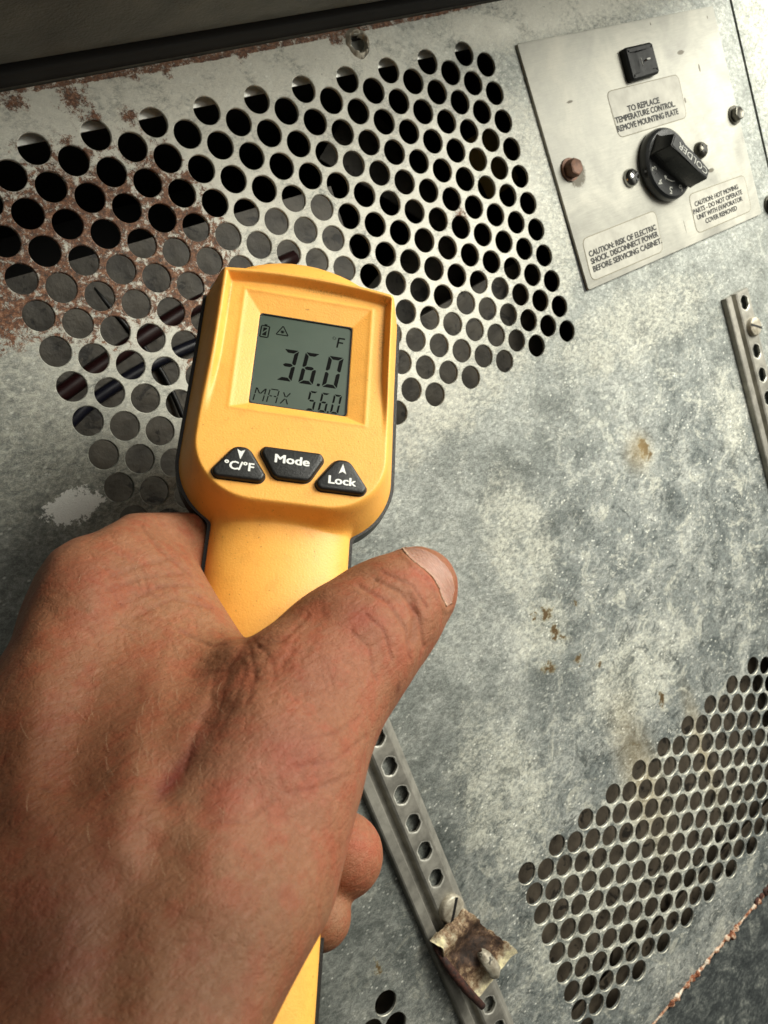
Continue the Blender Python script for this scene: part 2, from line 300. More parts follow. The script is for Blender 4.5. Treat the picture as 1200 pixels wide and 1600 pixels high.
M['skin'] = mk_skin()
def mk_nail():
    g = NG('nail'); P = g.co(1000)
    n = g.noise(g.mapv(P, rot=(0, 0, .55), sc=(3.2, .12, 1)), 1.6, 4, .6)
    n = g.ss(n, .35, .65)
    return g.out(g.mix(n, lin('9c7262'), lin('b08775')), .3, 0, g.bump(n, .0001, .8), Subsurface_Weight=.2, Subsurface_Scale=.002)
M['nail'] = mk_nail(); M['cuticle'] = mat_plain('dry_skin', 'b4947c', .7, 0, .6, 20, .2)
M['hair'] = mat_plain('pale_hair', 'b59a7c', .5)
# ------------------------------------------------------------------ mesh helpers
def tag(o, label=None, cat=None, group=None, kind=None):
    for k, v in (('label', label), ('category', cat), ('group', group), ('kind', kind)):
        if v: o[k] = v
    return o
def empty(name, loc=(0, 0, 0), mat=None):
    o = bpy.data.objects.new(name, None); COL.objects.link(o); o.empty_display_size = .01
    if mat is not None: o.matrix_world = mat
    else: o.location = loc
    return o
def link(name, me, m, parent=None, loc=None):
    o = bpy.data.objects.new(name, me); COL.objects.link(o); me.materials.append(m)
    if parent: o.parent = parent
    if loc is not None: o.location = loc
    return o
def from_vf(name, V, F, m, parent=None, loc=None, smooth=False, scale=1.0):
    me = bpy.data.meshes.new(name); me.from_pydata([tuple(float(c) * scale for c in v) for v in V], [], F); me.update()
    if smooth: me.shade_smooth()
    return link(name, me, m, parent, loc)
def from_bm(name, bm, m, parent=None, loc=None, smooth=False, scale=1.0, angle=None):
    if scale != 1.0: bmesh.ops.scale(bm, vec=(scale,) * 3, verts=bm.verts)
    bmesh.ops.recalc_face_normals(bm, faces=bm.faces)
    me = bpy.data.meshes.new(name); bm.to_mesh(me); bm.free()
    if smooth: me.shade_smooth()
    if angle is not None: me.shade_smooth(); me.set_sharp_from_angle(angle=math.radians(angle))
    return link(name, me, m, parent, loc)
def rings(bm, R, cap0=True, cap1=True):
    """loft closed rings of equal length"""
    vs = [[bm.verts.new(p) for p in r] for r in R]; n = len(R[0])
    for a, b in zip(vs[:-1], vs[1:]):
        for i in range(n): bm.faces.new((a[i], a[(i + 1) % n], b[(i + 1) % n], b[i]))
    if cap0: bm.faces.new(vs[0][::-1])
    if cap1: bm.faces.new(vs[-1])
    return vs
def roundpoly(pts, r, seg=4):
    """round the corners of a 2D polygon"""
    out = []; n = len(pts)
    for i in range(n):
        a, b, c = (Vector(pts[(i + k) % n]) for k in (-1, 0, 1))
        u = (a - b); v = (c - b); rr = min(r, u.length * .45, v.length * .45)
        p0 = b + u.normalized() * rr; p1 = b + v.normalized() * rr
        for k in range(seg + 1):
            t = k / seg; out.append(tuple(p0 * (1 - t) ** 2 + b * 2 * t * (1 - t) + p1 * t * t))
    return out
def inset(pts, d):
    n = len(pts); cx = sum(p[0] for p in pts) / n; cy = sum(p[1] for p in pts) / n; o = []
    for i in range(n):
        a = Vector(pts[i - 1]); b = Vector(pts[(i + 1) % n]); t = (b - a)
        if t.length < 1e-9: t = Vector((1, 0))
        t.normalize(); nn = Vector((-t.y, t.x))
        if nn.dot(Vector((cx, cy)) - Vector(pts[i])) < 0: nn = -nn
        o.append((pts[i][0] + nn.x * d, pts[i][1] + nn.y * d))
    return o
def slab(bm, pts, z0, z1, bev=0.0, segs=3):
    R = [[(x, y, z0) for x, y in pts]]
    if bev:
        for k in range(segs + 1):
            a = math.pi / 2 * k / segs
            q = inset(pts, bev * (1 - math.cos(a))) if k else pts
            R.append([(x, y, z1 - bev + bev * math.sin(a)) for x, y in q])
    else: R.append([(x, y, z1) for x, y in pts])
    rings(bm, R)
def tube(bm, P, r, n=8, closed=False):
    P = [Vector(p) for p in P]; R = []; up = Vector((.3, .2, 1)).normalized()
    for i, p in enumerate(P):
        t = (P[min(i + 1, len(P) - 1)] - P[max(i - 1, 0)]).normalized()
        a = t.cross(up); a.normalize(); b = t.cross(a); rr = r[i] if hasattr(r, '__len__') else r
        R.append([p + (a * math.cos(2 * math.pi * k / n) + b * math.sin(2 * math.pi * k / n)) * rr for k in range(n)])
    rings(bm, R)
def text_mesh(body, size, align='LEFT', bold=0.0, xs=1.0, ext=0.0):
    cu = bpy.data.curves.new('t', 'FONT'); cu.body = body; cu.size = size; cu.align_x = align
    cu.offset = bold; cu.extrude = ext; cu.resolution_u = 3
    o = bpy.data.objects.new('t', cu); COL.objects.link(o)
    dg = bpy.context.evaluated_depsgraph_get(); dg.update()
    me = bpy.data.meshes.new_from_object(o.evaluated_get(dg)); bpy.data.objects.remove(o)
    me.transform(Matrix.Diagonal((xs, 1, 1, 1)))
    return me
def add_text(bm, body, size, mat, **kw):
    me = text_mesh(body, size, **kw); me.transform(mat); bm.from_mesh(me); bpy.data.meshes.remove(me)
def fit_text(bm, body, x0, x1, ybase, cap, z, rot=0.0, bold=.0, skew=0.0):
    """text with capitals of height cap between x0 and x1; bold thickens the strokes by that share of the height"""
    me = text_mesh(body, 1.0); xs = [v.co.x for v in me.vertices]; w = max(xs) - min(xs); b = bold * cap
    S = Matrix((((x1 - x0 - 2 * b) / w, skew, 0, 0), (0, (cap - 2 * b * .6) / .73, 0, 0), (0, 0, 1, 0), (0, 0, 0, 1)))
    offs = [(0, 0)] + ([(b * math.cos(a), b * .6 * math.sin(a)) for a in [k * math.pi / 4 for k in range(8)]] if b else [])
    for k, (ox, oy) in enumerate(offs):
        m2 = me.copy(); m2.transform(Matrix.Translation((x0 + b + ox, ybase + b * .6 + oy, z + k * cap * .0006)) @ Matrix.Rotation(rot, 4, 'Z') @ S @ Matrix.Translation((-min(xs), 0, 0)))
        bm.from_mesh(m2); bpy.data.meshes.remove(m2)
    bpy.data.meshes.remove(me)
# ------------------------------------------------------------------ cavity behind the cover
cav = empty('evaporator_cavity', (0, 0, -10 * U)); tag(cav, kind='structure')
def cvf(name, V, F, m, par): return from_vf(name, [(x, y, z + 10) for x, y, z in V], F, m, par, scale=U)
x0, x1, y0, y1, zd = -36, 15.0, -38.9, 1.7, -16
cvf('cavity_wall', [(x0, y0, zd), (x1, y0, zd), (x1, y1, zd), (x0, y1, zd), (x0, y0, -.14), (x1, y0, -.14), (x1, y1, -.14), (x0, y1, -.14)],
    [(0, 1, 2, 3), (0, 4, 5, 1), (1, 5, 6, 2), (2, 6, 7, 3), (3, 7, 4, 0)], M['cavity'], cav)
def box(bm, a, b):
    (ax, ay, az), (bx, by, bz) = a, b
    rings(bm, [[(ax, ay, az), (bx, ay, az), (bx, by, az), (ax, by, az)], [(ax, ay, bz), (bx, ay, bz), (bx, by, bz), (ax, by, bz)]])
def boxo(name, a, b, m, loc, label, cat, rot=0, bev=.0):
    bm = bmesh.new(); box(bm, a, b)
    if bev: bmesh.ops.bevel(bm, geom=bm.edges[:], offset=bev, segments=2, affect='EDGES')
    o = from_bm(name, bm, m, scale=U, angle=30); o.location = [c * U for c in loc]; o.rotation_euler = (0, 0, rot) if not hasattr(rot, '__len__') else rot
    return tag(o, label, cat)
boxo('folded_flange', (-36, -.975, -.03), (15, .85, .03), M['flange'], (0, 1.72, -.42), 'pale folded metal edge just behind the top row of holes', 'flange')
boxo('folded_flange', (-36, -.9, -.05), (15, 1.5, .05), M['coil'], (0, -37.9, -1.0), 'brownish folded metal edge just behind the bottom row of holes', 'flange')
boxo('fan_shroud', (-20, -10, -.2), (2.6, 5.6, .1), M['shroud'], (-9.2, -7.7, -2.6), 'grey metal shroud seen through the left holes of the upper grille', 'shroud', (.06, .03, 0))
boxo('shroud_flap', (-7, -5, -.1), (3.2, 2.1, .1), M['shroud'], (-1.6, -9.2, -2.2), 'grey metal flap seen through the lower right holes of the upper grille', 'flap', (.08, 0, .1))
boxo('coil_plate', (-26, -6.6, -.1), (14, 4.6, .1), M['coil'], (-.5, -31.2, -2.2), 'dusty brown coil plate seen through the lower grille', 'plate')
def fanblade():
    bm = bmesh.new(); N = 14
    top = []; bot = []
    for i in range(N + 1):
        t = i / N
        for j in range(5):
            s = j / 4; x = t * 6.5; y = (s - .5) * (2.0 + 2.2 * t) ; z = .8 * (s - .5) + .35 * math.sin(math.pi * s)
            top.append(bm.verts.new((x, y, z + .05))); bot.append(bm.verts.new((x, y, z - .05)))
    for i in range(N):
        for j in range(4):
            a = i * 5 + j
            bm.faces.new((top[a], top[a + 5], top[a + 6], top[a + 1])); bm.faces.new((bot[a], bot[a + 1], bot[a + 6], bot[a + 5]))
    return bm
fan = empty('cooling_fan', (1.5 * U, -4.5 * U, -6.0 * U)); tag(fan, 'dim grey fan standing behind the right holes of the upper grille', 'fan')
bm = bmesh.new(); rings(bm, [[(r * math.cos(a / 24 * 2 * math.pi), r * math.sin(a / 24 * 2 * math.pi), z) for a in range(24)] for r, z in ((1.1, -.6), (1.1, .3), (.9, .55))])
from_bm('hub', bm, M['shroud'], fan, scale=U, angle=40)
for k in range(4):
    b = from_bm('blade', fanblade(), M['shroud'], fan, scale=U, smooth=True); b.rotation_euler = (0, .12, math.radians(35 + 90 * k))
boxo('junction_block', (-.7, -1.2, -.4), (.7, 1.2, .4), M['ochre'], (1.3, -2.9, -2.6), 'small ochre plastic block seen through the rightmost holes of the upper grille', 'block', .2, .1)
def wire(name, P, r, m, label):
    bm = bmesh.new(); c = Vector(P[0]); pts = []
    for i in range(len(P) - 1):
        for k in range(6):
            t = k / 6; a, b = Vector(P[i]), Vector(P[i + 1]); pts.append(a.lerp(b, t))
    pts.append(Vector(P[-1]))
    for _ in range(4): pts = [pts[0]] + [(pts[i - 1] + pts[i] * 2 + pts[i + 1]) / 4 for i in range(1, len(pts) - 1)] + [pts[-1]]
    tube(bm, [p - c for p in pts], r, 8)
    o = from_bm(name, bm, m, scale=U, smooth=True); o.location = c * U; tag(o, label, 'wire')
wire('wire', [(-22, -6.6, -2.0), (-16.5, -5.1, -2.0), (-13.2, -4.4, -2.0), (-9, -4.0, -2.2)], .26, M['wire_red'], 'dark red wire crossing behind the rusty left holes')
wire('wire', [(-21, -8.6, -2.0), (-18.2, -6.2, -2.0), (-15.2, -5.6, -2.0), (-12, -5.5, -2.2)], .2, M['wire_blue'], 'dark blue wire low behind the left holes')
wire('wire', [(-15.9, -3.0, -2.1), (-14.9, -6.0, -2.1), (-15.0, -9, -2.1), (-12.5, -13, -2.2)], .09, M['wire_black'], 'thin black wire hanging down behind the left holes')
# ------------------------------------------------------------------ perforated cover
SQ = math.sqrt(3) / 2; T = .11
class Sheet:
    def __init__(s): s.V = []; s.F = []; s.rim = []
    def quad(s, x0, x1, y0, y1, z=0.0):
        if x1 - x0 < 1e-6 or y1 - y0 < 1e-6: return
        i = len(s.V); s.V += [(x0, y0, z), (x1, y0, z), (x1, y1, z), (x0, y1, z)]; s.F.append((i, i + 1, i + 2, i + 3))
    def cell(s, cx, cy, w, h, r, n=28, z=0.0, t=T, shape=None, burr=0.0, ch=.022):
        """rectangle w x h with a punched hole"""
        hw, hh = w / 2, h / 2; i = len(s.V); ring = []
        an = sorted(set([round(2 * math.pi * k / n, 9) for k in range(n)] + [round(a % (2 * math.pi), 9) for sx in (1, -1) for sy in (1, -1) for a in [math.atan2(sy * hh, sx * hw)]]))
        L = [[], [], [], []]
        for a in an:
            c, q = math.cos(a), math.sin(a); m = 1 / max(abs(c) / hw, abs(q) / hh)
            rr = shape(a) if shape else r
            L[0].append((cx + c * m, cy + q * m, z)); L[1].append((cx + c * (rr + ch), cy + q * (rr + ch), z + burr))
            L[2].append((cx + c * rr, cy + q * rr, z - .02)); L[3].append((cx + c * rr, cy + q * rr, z - t))
        k = len(an)
        for q in L: s.V += q
        for a in range(3):
            for j in range(k):
                if a == 1: s.rim.append(len(s.F))
                s.F.append((i + a * k + j, i + a * k + (j + 1) % k, i + (a + 1) * k + (j + 1) % k, i + (a + 1) * k + j))
        L4 = [(x, y, z - t) for x, y, _ in L[0]]; s.V += L4
        for j in range(k): s.F.append((i + 3 * k + j, i + 3 * k + (j + 1) % k, i + 4 * k + (j + 1) % k, i + 4 * k + j))
def jit(r): return r
sh = Sheet()
XL, XR, YB, YT = -40.0, 15.38, -39.1, 1.97
def grille(cx0, ncol, ytop, n_even, n_odd, r, odd_up):
    """columns go right from cx0; returns the bounding box; odd columns are shifted by half a pitch"""
    ye1 = ytop; yb = ytop - (n_even - 1); yo1 = ytop + (.5 if odd_up else -.5); yob = yo1 - (n_odd - 1)
    T1 = max(ye1, yo1) + .5; B1 = min(yb, yob) - .5
    for c in range(ncol):
        x = cx0 + c * SQ; odd = c % 2 == 1
        a, b = (yo1, yob) if odd else (ye1, yb); n = n_odd if odd else n_even
        for k in range(n):
            sh.cell(x, a - k, SQ, 1.0, r * random.uniform(.99, 1.01) if r < .42 else r)
        sh.quad(x - SQ / 2, x + SQ / 2, a + .5, T1); sh.quad(x - SQ / 2, x + SQ / 2, B1, b - .5)
    return cx0 - SQ / 2, cx0 + (ncol - .5) * SQ, B1, T1
# upper grille: columns -21 .. 0; the odd ones (counted from the right) reach half a pitch higher
bx = grille(-21 * SQ, 22, .5, 11, 11, .412, False)
by = grille(-10.34, 22, -28.34, 9, 8, .428, False)
bz = grille(-17.40 - 13 * SQ, 14, -28.84, 8, 9, .428, True)
def fillrect(x0, x1, y0, y1, step=2.0):
    nx = max(1, int((x1 - x0) / step)); ny = max(1, int((y1 - y0) / step))
    for i in range(nx):
        for j in range(ny):
            sh.quad(x0 + (x1 - x0) * i / nx, x0 + (x1 - x0) * (i + 1) / nx, y0 + (y1 - y0) * j / ny, y0 + (y1 - y0) * (j + 1) / ny)
fillrect(XL, bx[0], bx[2], bx[3]); fillrect(bx[1], XR, bx[2], bx[3])
def wob(a): return .30 + .035 * math.sin(3 * a + 1) + .02 * math.sin(7 * a)
fillrect(XL, -5.85, bx[3], YT); fillrect(-4.55, XR, bx[3], YT)
sh.cell(-5.2, (bx[3] + YT) / 2, 1.3, YT - bx[3], .3, 28, shape=wob, burr=.03)
ym = bx[2]; yt2 = by[3]
fillrect(XL, XR, yt2, ym)
fillrect(XL, bz[0], bz[2], yt2)
mid0, mid1 = bz[1], by[0]
fillrect(mid0, mid1, bz[2], yt2); fillrect(by[1], XR, by[2], yt2)
for b in (bz, by):
    fillrect(b[0], b[1], b[3], yt2)
fillrect(bz[0], bz[1], by[2] - 1e-9, bz[2]) if bz[2] > by[2] else None
lowy = min(by[2], bz[2])
fillrect(by[0], by[1], lowy, by[2]); fillrect(bz[0], bz[1], lowy, bz[2]); fillrect(mid0, mid1, lowy, bz[2]); fillrect(XL, bz[0], lowy, bz[2]); fillrect(by[1], XR, lowy, by[2])
fillrect(XL, XR, YB, lowy)
# rim of the sheet
i = len(sh.V); sh.V += [(XL, YB, 0), (XR, YB, 0), (XR, YT, 0), (XL, YT, 0), (XL, YB, -T), (XR, YB, -T), (XR, YT, -T), (XL, YT, -T)]
sh.F += [(i, i + 4, i + 5, i + 1), (i + 1, i + 5, i + 6, i + 2), (i + 2, i + 6, i + 7, i + 3), (i + 3, i + 7, i + 4, i)]
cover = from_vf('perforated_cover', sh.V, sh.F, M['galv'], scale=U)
cover.data.materials.append(mat_plain('worn_rim', 'a8a699', .45, .5, .3, 6, .35))
for f_ in sh.rim:
    if cover.data.polygons[f_].center.y < -20 * U: cover.data.polygons[f_].material_index = 1
tag(cover, 'mottled galvanised cover sheet punched with grilles of round holes, rusty at upper left', 'metal panel')
# crushed metal ring round the empty screw hole
bm = bmesh.new(); R = []
for k in range(40):
    a = 2 * math.pi * k / 40; w = 1 + .22 * math.sin(3 * a + .6) + .12 * math.sin(8 * a + 2); c, s_ = math.cos(a), math.sin(a)
    hgt = .13 + .05 * math.sin(5 * a) + .03 * math.sin(11 * a)
    R.append([(-5.2 + c * .29, 1.5 + s_ * .29 , .0), (-5.2 + c * .33, 1.5 + s_ * .33, hgt * .8), (-5.2 + c * .36, 1.5 + s_ * .36, hgt * .8), (-5.2 + c * (.38 + .10 * w), 1.5 + s_ * (.38 + .10 * w), .004)])
vs = [[bm.verts.new(p) for p in r] for r in R]
for k in range(40):
    for j in range(3): bm.faces.new((vs[k][j], vs[(k + 1) % 40][j], vs[(k + 1) % 40][j + 1], vs[k][j + 1]))
M['burr'] = mk_shroud('burr_metal', '6e6455', 'b9b3a2', 2.5)
from_bm('punched_burr', bm, M['burr'], cover, scale=U, smooth=True)
def hexbolt(name, x, y, r, m, parent, z0=0.0, h=.42, rot=.2, washer=True):
    bm = bmesh.new()
    if washer:
        rings(bm, [[((r * 1.22) * math.cos(a / 28 * 2 * math.pi), (r * 1.22) * math.sin(a / 28 * 2 * math.pi), z) for a in range(28)] for z in (0, .09)])
    hx = [(math.cos(a / 6 * 2 * math.pi + rot), math.sin(a / 6 * 2 * math.pi + rot)) for a in range(6)]
    rp = lambda s: roundpoly([(r * s * p, r * s * q) for p, q in hx], .05, 2)
    rings(bm, [[(p, q, z) for p, q in rp(s)] for s, z in ((1, .09), (1, h - .08), (.93, h - .02), (.8, h), (.5, h - .03))])
    o = from_bm(name, bm, m, parent, scale=U, angle=35); o.location = (x * U, y * U, z0 * U) if not parent or parent.type == 'MESH' else (x * U, y * U, z0 * U)
    return o
hexbolt('hex_bolt', 14.85, -8.75, .36, M['darksteel'], cover)
# neighbours of the cover
def panel(name, x0, x1, y0, y1, z0, z1, m, label, cat, bev=.05, n=1):
    bm = bmesh.new(); box(bm, (x0, y0, z0), (x1, y1, z1))
    bmesh.ops.bevel(bm, geom=bm.edges[:], offset=bev, segments=2, affect='EDGES')
    o = from_bm(name, bm, m, scale=U, angle=40); return tag(o, label, cat)
panel('side_panel', 15.52, 40, -60, 12, -.5, -.02, M['galv2'], 'mottled galvanised sheet beyond the dark seam at the right edge', 'metal panel', .09)
panel('backing_strip', 15.0, 16.2, -60, 12, -1.2, -.62, M['cavity'], 'dark strip in the seam between cover and side sheet', 'strip')
panel('lower_panel', -45, 15.4, -62, -39.32, -.6, -.05, M['galvdark'], 'dark mottled galvanised sheet below the rusty seam at lower right', 'metal panel', .08)
# rusty bead along the lower seam
bm = bmesh.new(); P = []; rr = []
x = -30.0
while x < 15:
    P.append((x, -39.21 + .05 * mnoise.noise(Vector((x * .7, 0, 0))), -.03)); rr.append(.13 + .07 * mnoise.noise(Vector((x * 1.3, 5, 0)))); x += .12
P = [(x, y + .10 * mnoise.noise(Vector((x * 2.2, 3, 0))), z) for x, y, z in P]; rr = [r * (.35 + 2.4 * abs(mnoise.noise(Vector((k * .31, 8, 0)))) ** 1.2) for k, r in enumerate(rr)]
tube(bm, P, rr, 7)
o = from_bm('rust_bead', bm, M['seam'], scale=U, smooth=True); tag(o, 'crumbly orange and white rust line along the lower seam', 'rust line')
bm = bmesh.new()
for k in range(14):
    cx = 2.0 + random.uniform(-1.3, 1.3); cy = -39.25 + random.uniform(-.1, .25); r = random.uniform(.12, .34)
    rings(bm, [[(cx + r * q * (1 + .3 * math.sin(3 * a + k)) * math.cos(a), cy + r * q * math.sin(a) * .7, z) for a in [j / 9 * 2 * math.pi for j in range(9)]] for q, z in ((1, -.02), (.8, .05), (.3, .08))])
from_bm('rust_flakes', bm, M['rustred'], o, scale=U, smooth=True)
# black grained trim above the cover, standing out from it
bm = bmesh.new(); prof = [(2.01, -.3), (2.01, .04), (2.45, .10), (2.45, .45), (2.34, .75), (2.20, 1.15), (2.10, 1.7), (2.06, 2.6), (2.12, 4.5), (2.3, 9.0), (2.4, 13.0), (5, 13.0), (5, -.3)]
prof = roundpoly(prof, .22, 3)
rings(bm, [[(x, y, z) for y, z in prof] for x in np.linspace(-42, 17, 60)])
o = from_bm('black_trim', bm, M['trim'], scale=U, angle=50); g_ = bmesh.new(); gp = roundpoly([(2.03, .02), (2.05, .25), (2.16, .55), (2.6, .55), (2.6, .02)], .05, 2); rings(g_, [[(x, y, z) for y, z in gp] for x in (-42, 17)]); from_bm('gasket', g_, M['cavity'], o, scale=U, angle=40); tag(o, 'dusty black grained plastic trim running above the metal cover', 'trim')
# ------------------------------------------------------------------ control plate
cp = empty('control_plate', (1.6 * U, -8.9 * U, 0)); tag(cp, 'bright steel control plate with black knob, switch and three warning stickers', 'control plate')
OX, OY = 1.6, -8.9
def cpo(name, bm, m, parent=cp, angle=35): 
    for v in bm.verts: v.co.x -= OX; v.co.y -= OY
    return from_bm(name, bm, m, parent, scale=U, angle=angle)
PZ = .13
bm = bmesh.new(); slab(bm, roundpoly([(1.63, -8.88), (13.92, -8.97), (13.9, .2), (1.66, .42)][::1], .1, 2), .015, PZ, .03, 2); cpo('steel_plate', bm, M['plate'])
bm = bmesh.new(); slab(bm, [(1.5, -8.9), (2.1, -8.9), (1.95, -4.9), (1.62, -5.0)], .004, .012); cpo('shadow_edge', bm, M['wire_black'])  # black sliver standing in for the shadow along the plate's left edge
# stickers
def sticker(quad, lines, label=None, rough=.0):
    q = roundpoly(quad, .28, 4)
    bm = bmesh.new(); slab(bm, inset(q, -.035), PZ - .005, PZ + .006); e = cpo('warning_label', bm, M['stickeredge'])
    bm = bmesh.new(); slab(bm, q, PZ - .004, PZ + .012); cpo('label_face', bm, M['sticker'], e)
    bm = bmesh.new()
    for body, a, b, yb, cap, rot, off in lines: fit_text(bm, body, a, b, yb, cap, PZ + .016, rot=rot, bold=.07)
    cpo('lettering', bm, M['ink'], e)
    if label: e['label'] = label
k = lambda z: z
sticker([(5.71, -3.80), (10.22, -3.86), (10.33, -2.13), (5.68, -2.03)],
        [('TO REPLACE', 6.62, 8.72, -2.98, .26, -.012, .02), ('TEMPERATURE CONTROL.', 5.72, 9.66, -3.27, .26, -.012, .02), ('REMOVE MOUNTING PLATE', 5.70, 9.75, -3.60, .26, -.012, .02)],
        'grey sticker reading TO REPLACE TEMPERATURE CONTROL')
sticker([(1.95, -8.60), (6.50, -8.66), (6.66, -7.00), (2.05, -6.98)],
        [('CAUTION: RISK OF ELECTRIC', 2.16, 6.45, -7.72, .25, -.006, .02), ('SHOCK. DISCONNECT POWER', 2.16, 6.46, -8.01, .25, -.006, .02), ('BEFORE SERVICING CABINET.', 2.16, 6.58, -8.32, .25, -.006, .02)],
        'grey sticker reading CAUTION: RISK OF ELECTRIC SHOCK')
sticker([(8.99, -8.57), (13.17, -8.62), (13.24, -7.03), (9.06, -6.93)],
        [('CAUTION: HOT MOVING', 9.28, 12.6, -7.50, .23, .0, .022), ('PARTS - DO NOT OPERATE', 9.06, 12.8, -7.78, .23, .0, .022), ('UNIT WITH EVAPORATOR', 9.22, 12.7, -8.06, .23, .0, .022), ('COVER REMOVED', 9.72, 12.15, -8.35, .23, .0, .022)],
        'grey sticker reading CAUTION: HOT MOVING PARTS')
# rocker switch
bm = bmesh.new(); sw = roundpoly([(7.02, -1.95), (8.98, -1.92), (8.96, -.68), (7.02, -.66)], .16, 4)
sw = [(7.0 + (x - 7.0) * .93, y) for x, y in sw]
rings(bm, [[(x, y, PZ) for x, y in sw], [(x, y, .36) for x, y in sw], [(x, y, .44) for x, y in inset(sw, .08)], [(x, y, .44) for x, y in inset(sw, .22)], [(x, y, .30) for x, y in inset(sw, .23)]])
swo = cpo('rocker_switch', bm, M['blackpl'])
bm = bmesh.new(); pr = [(7.25, .30), (7.27, .40), (7.45, .41), (7.75, .32), (8.05, .33), (8.45, .50), (8.58, .50), (8.6, .30)]
rings(bm, [[(x, y, z) for x, z in pr] for y in (-1.70, -.91)]); cpo('rocker', bm, M['blackpl'], swo, 25)
bm = bmesh.new(); box(bm, (8.16, -1.32, .36), (8.38, -1.26, .47)); box(bm, (7.86, -1.48, .4), (7.875, -1.18, .43)); cpo('marking', bm, M['greyprint'], swo)
# knob
KX, KY = 7.78, -5.42
bm = bmesh.new(); N = 56
circ = lambda r, z: [(KX + r * math.cos(2 * math.pi * a / N), KY + r * math.sin(2 * math.pi * a / N), z) for a in range(N)]
rings(bm, [circ(1.36, PZ + .05), circ(1.46, .22), circ(1.48, .38), circ(1.44, .52), circ(1.36, .58), circ(1.33, .60), circ(.9, .62)])
kb = cpo('control_knob', bm, M['knobpl'], cp, 30)
bm = bmesh.new(); th = math.radians(-47); dx, dy = math.cos(th), math.sin(th)
def bar(L0, L1, w0, w1, z, tip):
    q = [(-L0, -w0), (-L0 * .4, -w0), (L1 * .5, -w1), (L1, -w1 * tip), (L1, w1 * tip), (L1 * .5, w1), (-L0 * .4, w0), (-L0, w0)]
    return [(KX + a * dx - b * dy, KY + a * dy + b * dx, z) for a, b in q]
R = [bar(1.20, 1.50, .60, .44, .59, .55), bar(1.17, 1.46, .42, .36, .8, .6), bar(1.10, 1.36, .29, .28, 1.46, .8), bar(1.06, 1.32, .25, .25, 1.52, .8)]
rings(bm, R); bmesh.ops.bevel(bm, geom=[e for e in bm.edges if e.calc_length() > .2], offset=.03, segments=2, affect='EDGES'); cpo('grip', bm, M['knobpl'], kb, 28)
bm = bmesh.new(); ta = th + math.pi
px, py = KX + 1.22 * dx, KY + 1.22 * dy
me = text_mesh('COLDER', 1.0, bold=.0); xs = [v.co.x for v in me.vertices]; w = max(xs) - min(xs)
me.transform(Matrix.Translation((px + .13 * math.sin(ta), py - .13 * math.cos(ta), 1.53)) @ Matrix.Rotation(ta, 4, 'Z') @ Matrix.Diagonal((1.95 / w, .37, 1, 1)) @ Matrix.Translation((-min(xs), 0, 0))); bm.from_mesh(me)
for d, a in (('3', 179), ('4', 212), ('5', 247), ('6', 282)):
    r = 1.13; A = math.radians(a)
    m4 = Matrix.Translation((KX + r * math.cos(A), KY + r * math.sin(A), .618)) @ Matrix.Rotation(A - math.pi / 2, 4, 'Z') @ Matrix.Translation((0, -.15, 0))
    add_text(bm, d, .42, m4, align='CENTER', bold=.003)
for q in range(9):
    a0, a1 = (math.radians(222 + 5.0 * (q + j)) for j in (0, 1)); r0, r1 = .73, .76
    bm.faces.new([bm.verts.new((KX + r * math.cos(a), KY + r * math.sin(a), .628)) for r, a in ((r0, a0), (r1, a0), (r1, a1), (r0, a1))])
bm.faces.new([bm.verts.new((KX + r * math.cos(math.radians(a)), KY + r * math.sin(math.radians(a)), .629)) for r, a in ((.64, 223), (.84, 223), (.74, 211))])
cpo('lettering', bm, M['greyprint'], kb)
# screws and bolts of the plate
def panscrew(x, y, r, m, parent, z0, ox=0, oy=0, slot='cross', rot=.4, name='screw'):
    bm = bmesh.new(); N = 28
    R = [[(q * math.cos(2 * math.pi * a / N), q * math.sin(2 * math.pi * a / N), z) for a in range(N)] for q, z in (((r, 0), (r, .05), (r * .93, .16), (r * .72, .25), (r * .4, .29), (.02, .30)) if slot == 'cross' else ((r, 0), (r, .14), (r * .94, .20), (r * .85, .225), (r * .4, .235), (.02, .238)))]
    rings(bm, R)
    o = from_bm(name, bm, m, parent, scale=U, angle=50); o.location = ((x - ox) * U, (y - oy) * U, z0 * U)
    bm = bmesh.new(); w = r * .11; L = r * (.62 if slot == 'cross' else .9); zt = .305 if slot == 'cross' else .245
    for k in range(2 if slot == 'cross' else 1):
        a = rot + k * math.pi / 2; c, s_ = math.cos(a), math.sin(a)
        pts = [(p * c - q * s_, p * s_ + q * c) for p, q in ((-L, -w), (L, -w), (L, w), (-L, w))]
        slab(bm, pts, .2 if slot == 'cross' else .10, zt - (.0 if slot == 'cross' else 0.0) + .001 * k)
    from_bm('drive_slot', bm, M['wire_black'], o, scale=U)
    return o
panscrew(5.66, -5.42, .37, M['chrome'], cp, PZ, OX, OY)
panscrew(10.5, -5.35, .36, M['darksteel'], cp, PZ, OX, OY)
b1 = hexbolt('hex_bolt', 2.42 - OX, -4.36 - OY, .36, M['rustbolt'], cp, PZ, .45, .5); b1['label'] = 'rusty brown bolt head'
b2 = hexbolt('hex_bolt', 13.52 - OX, -4.42 - OY, .33, M['darksteel'], cp, PZ, .34, .1, True)
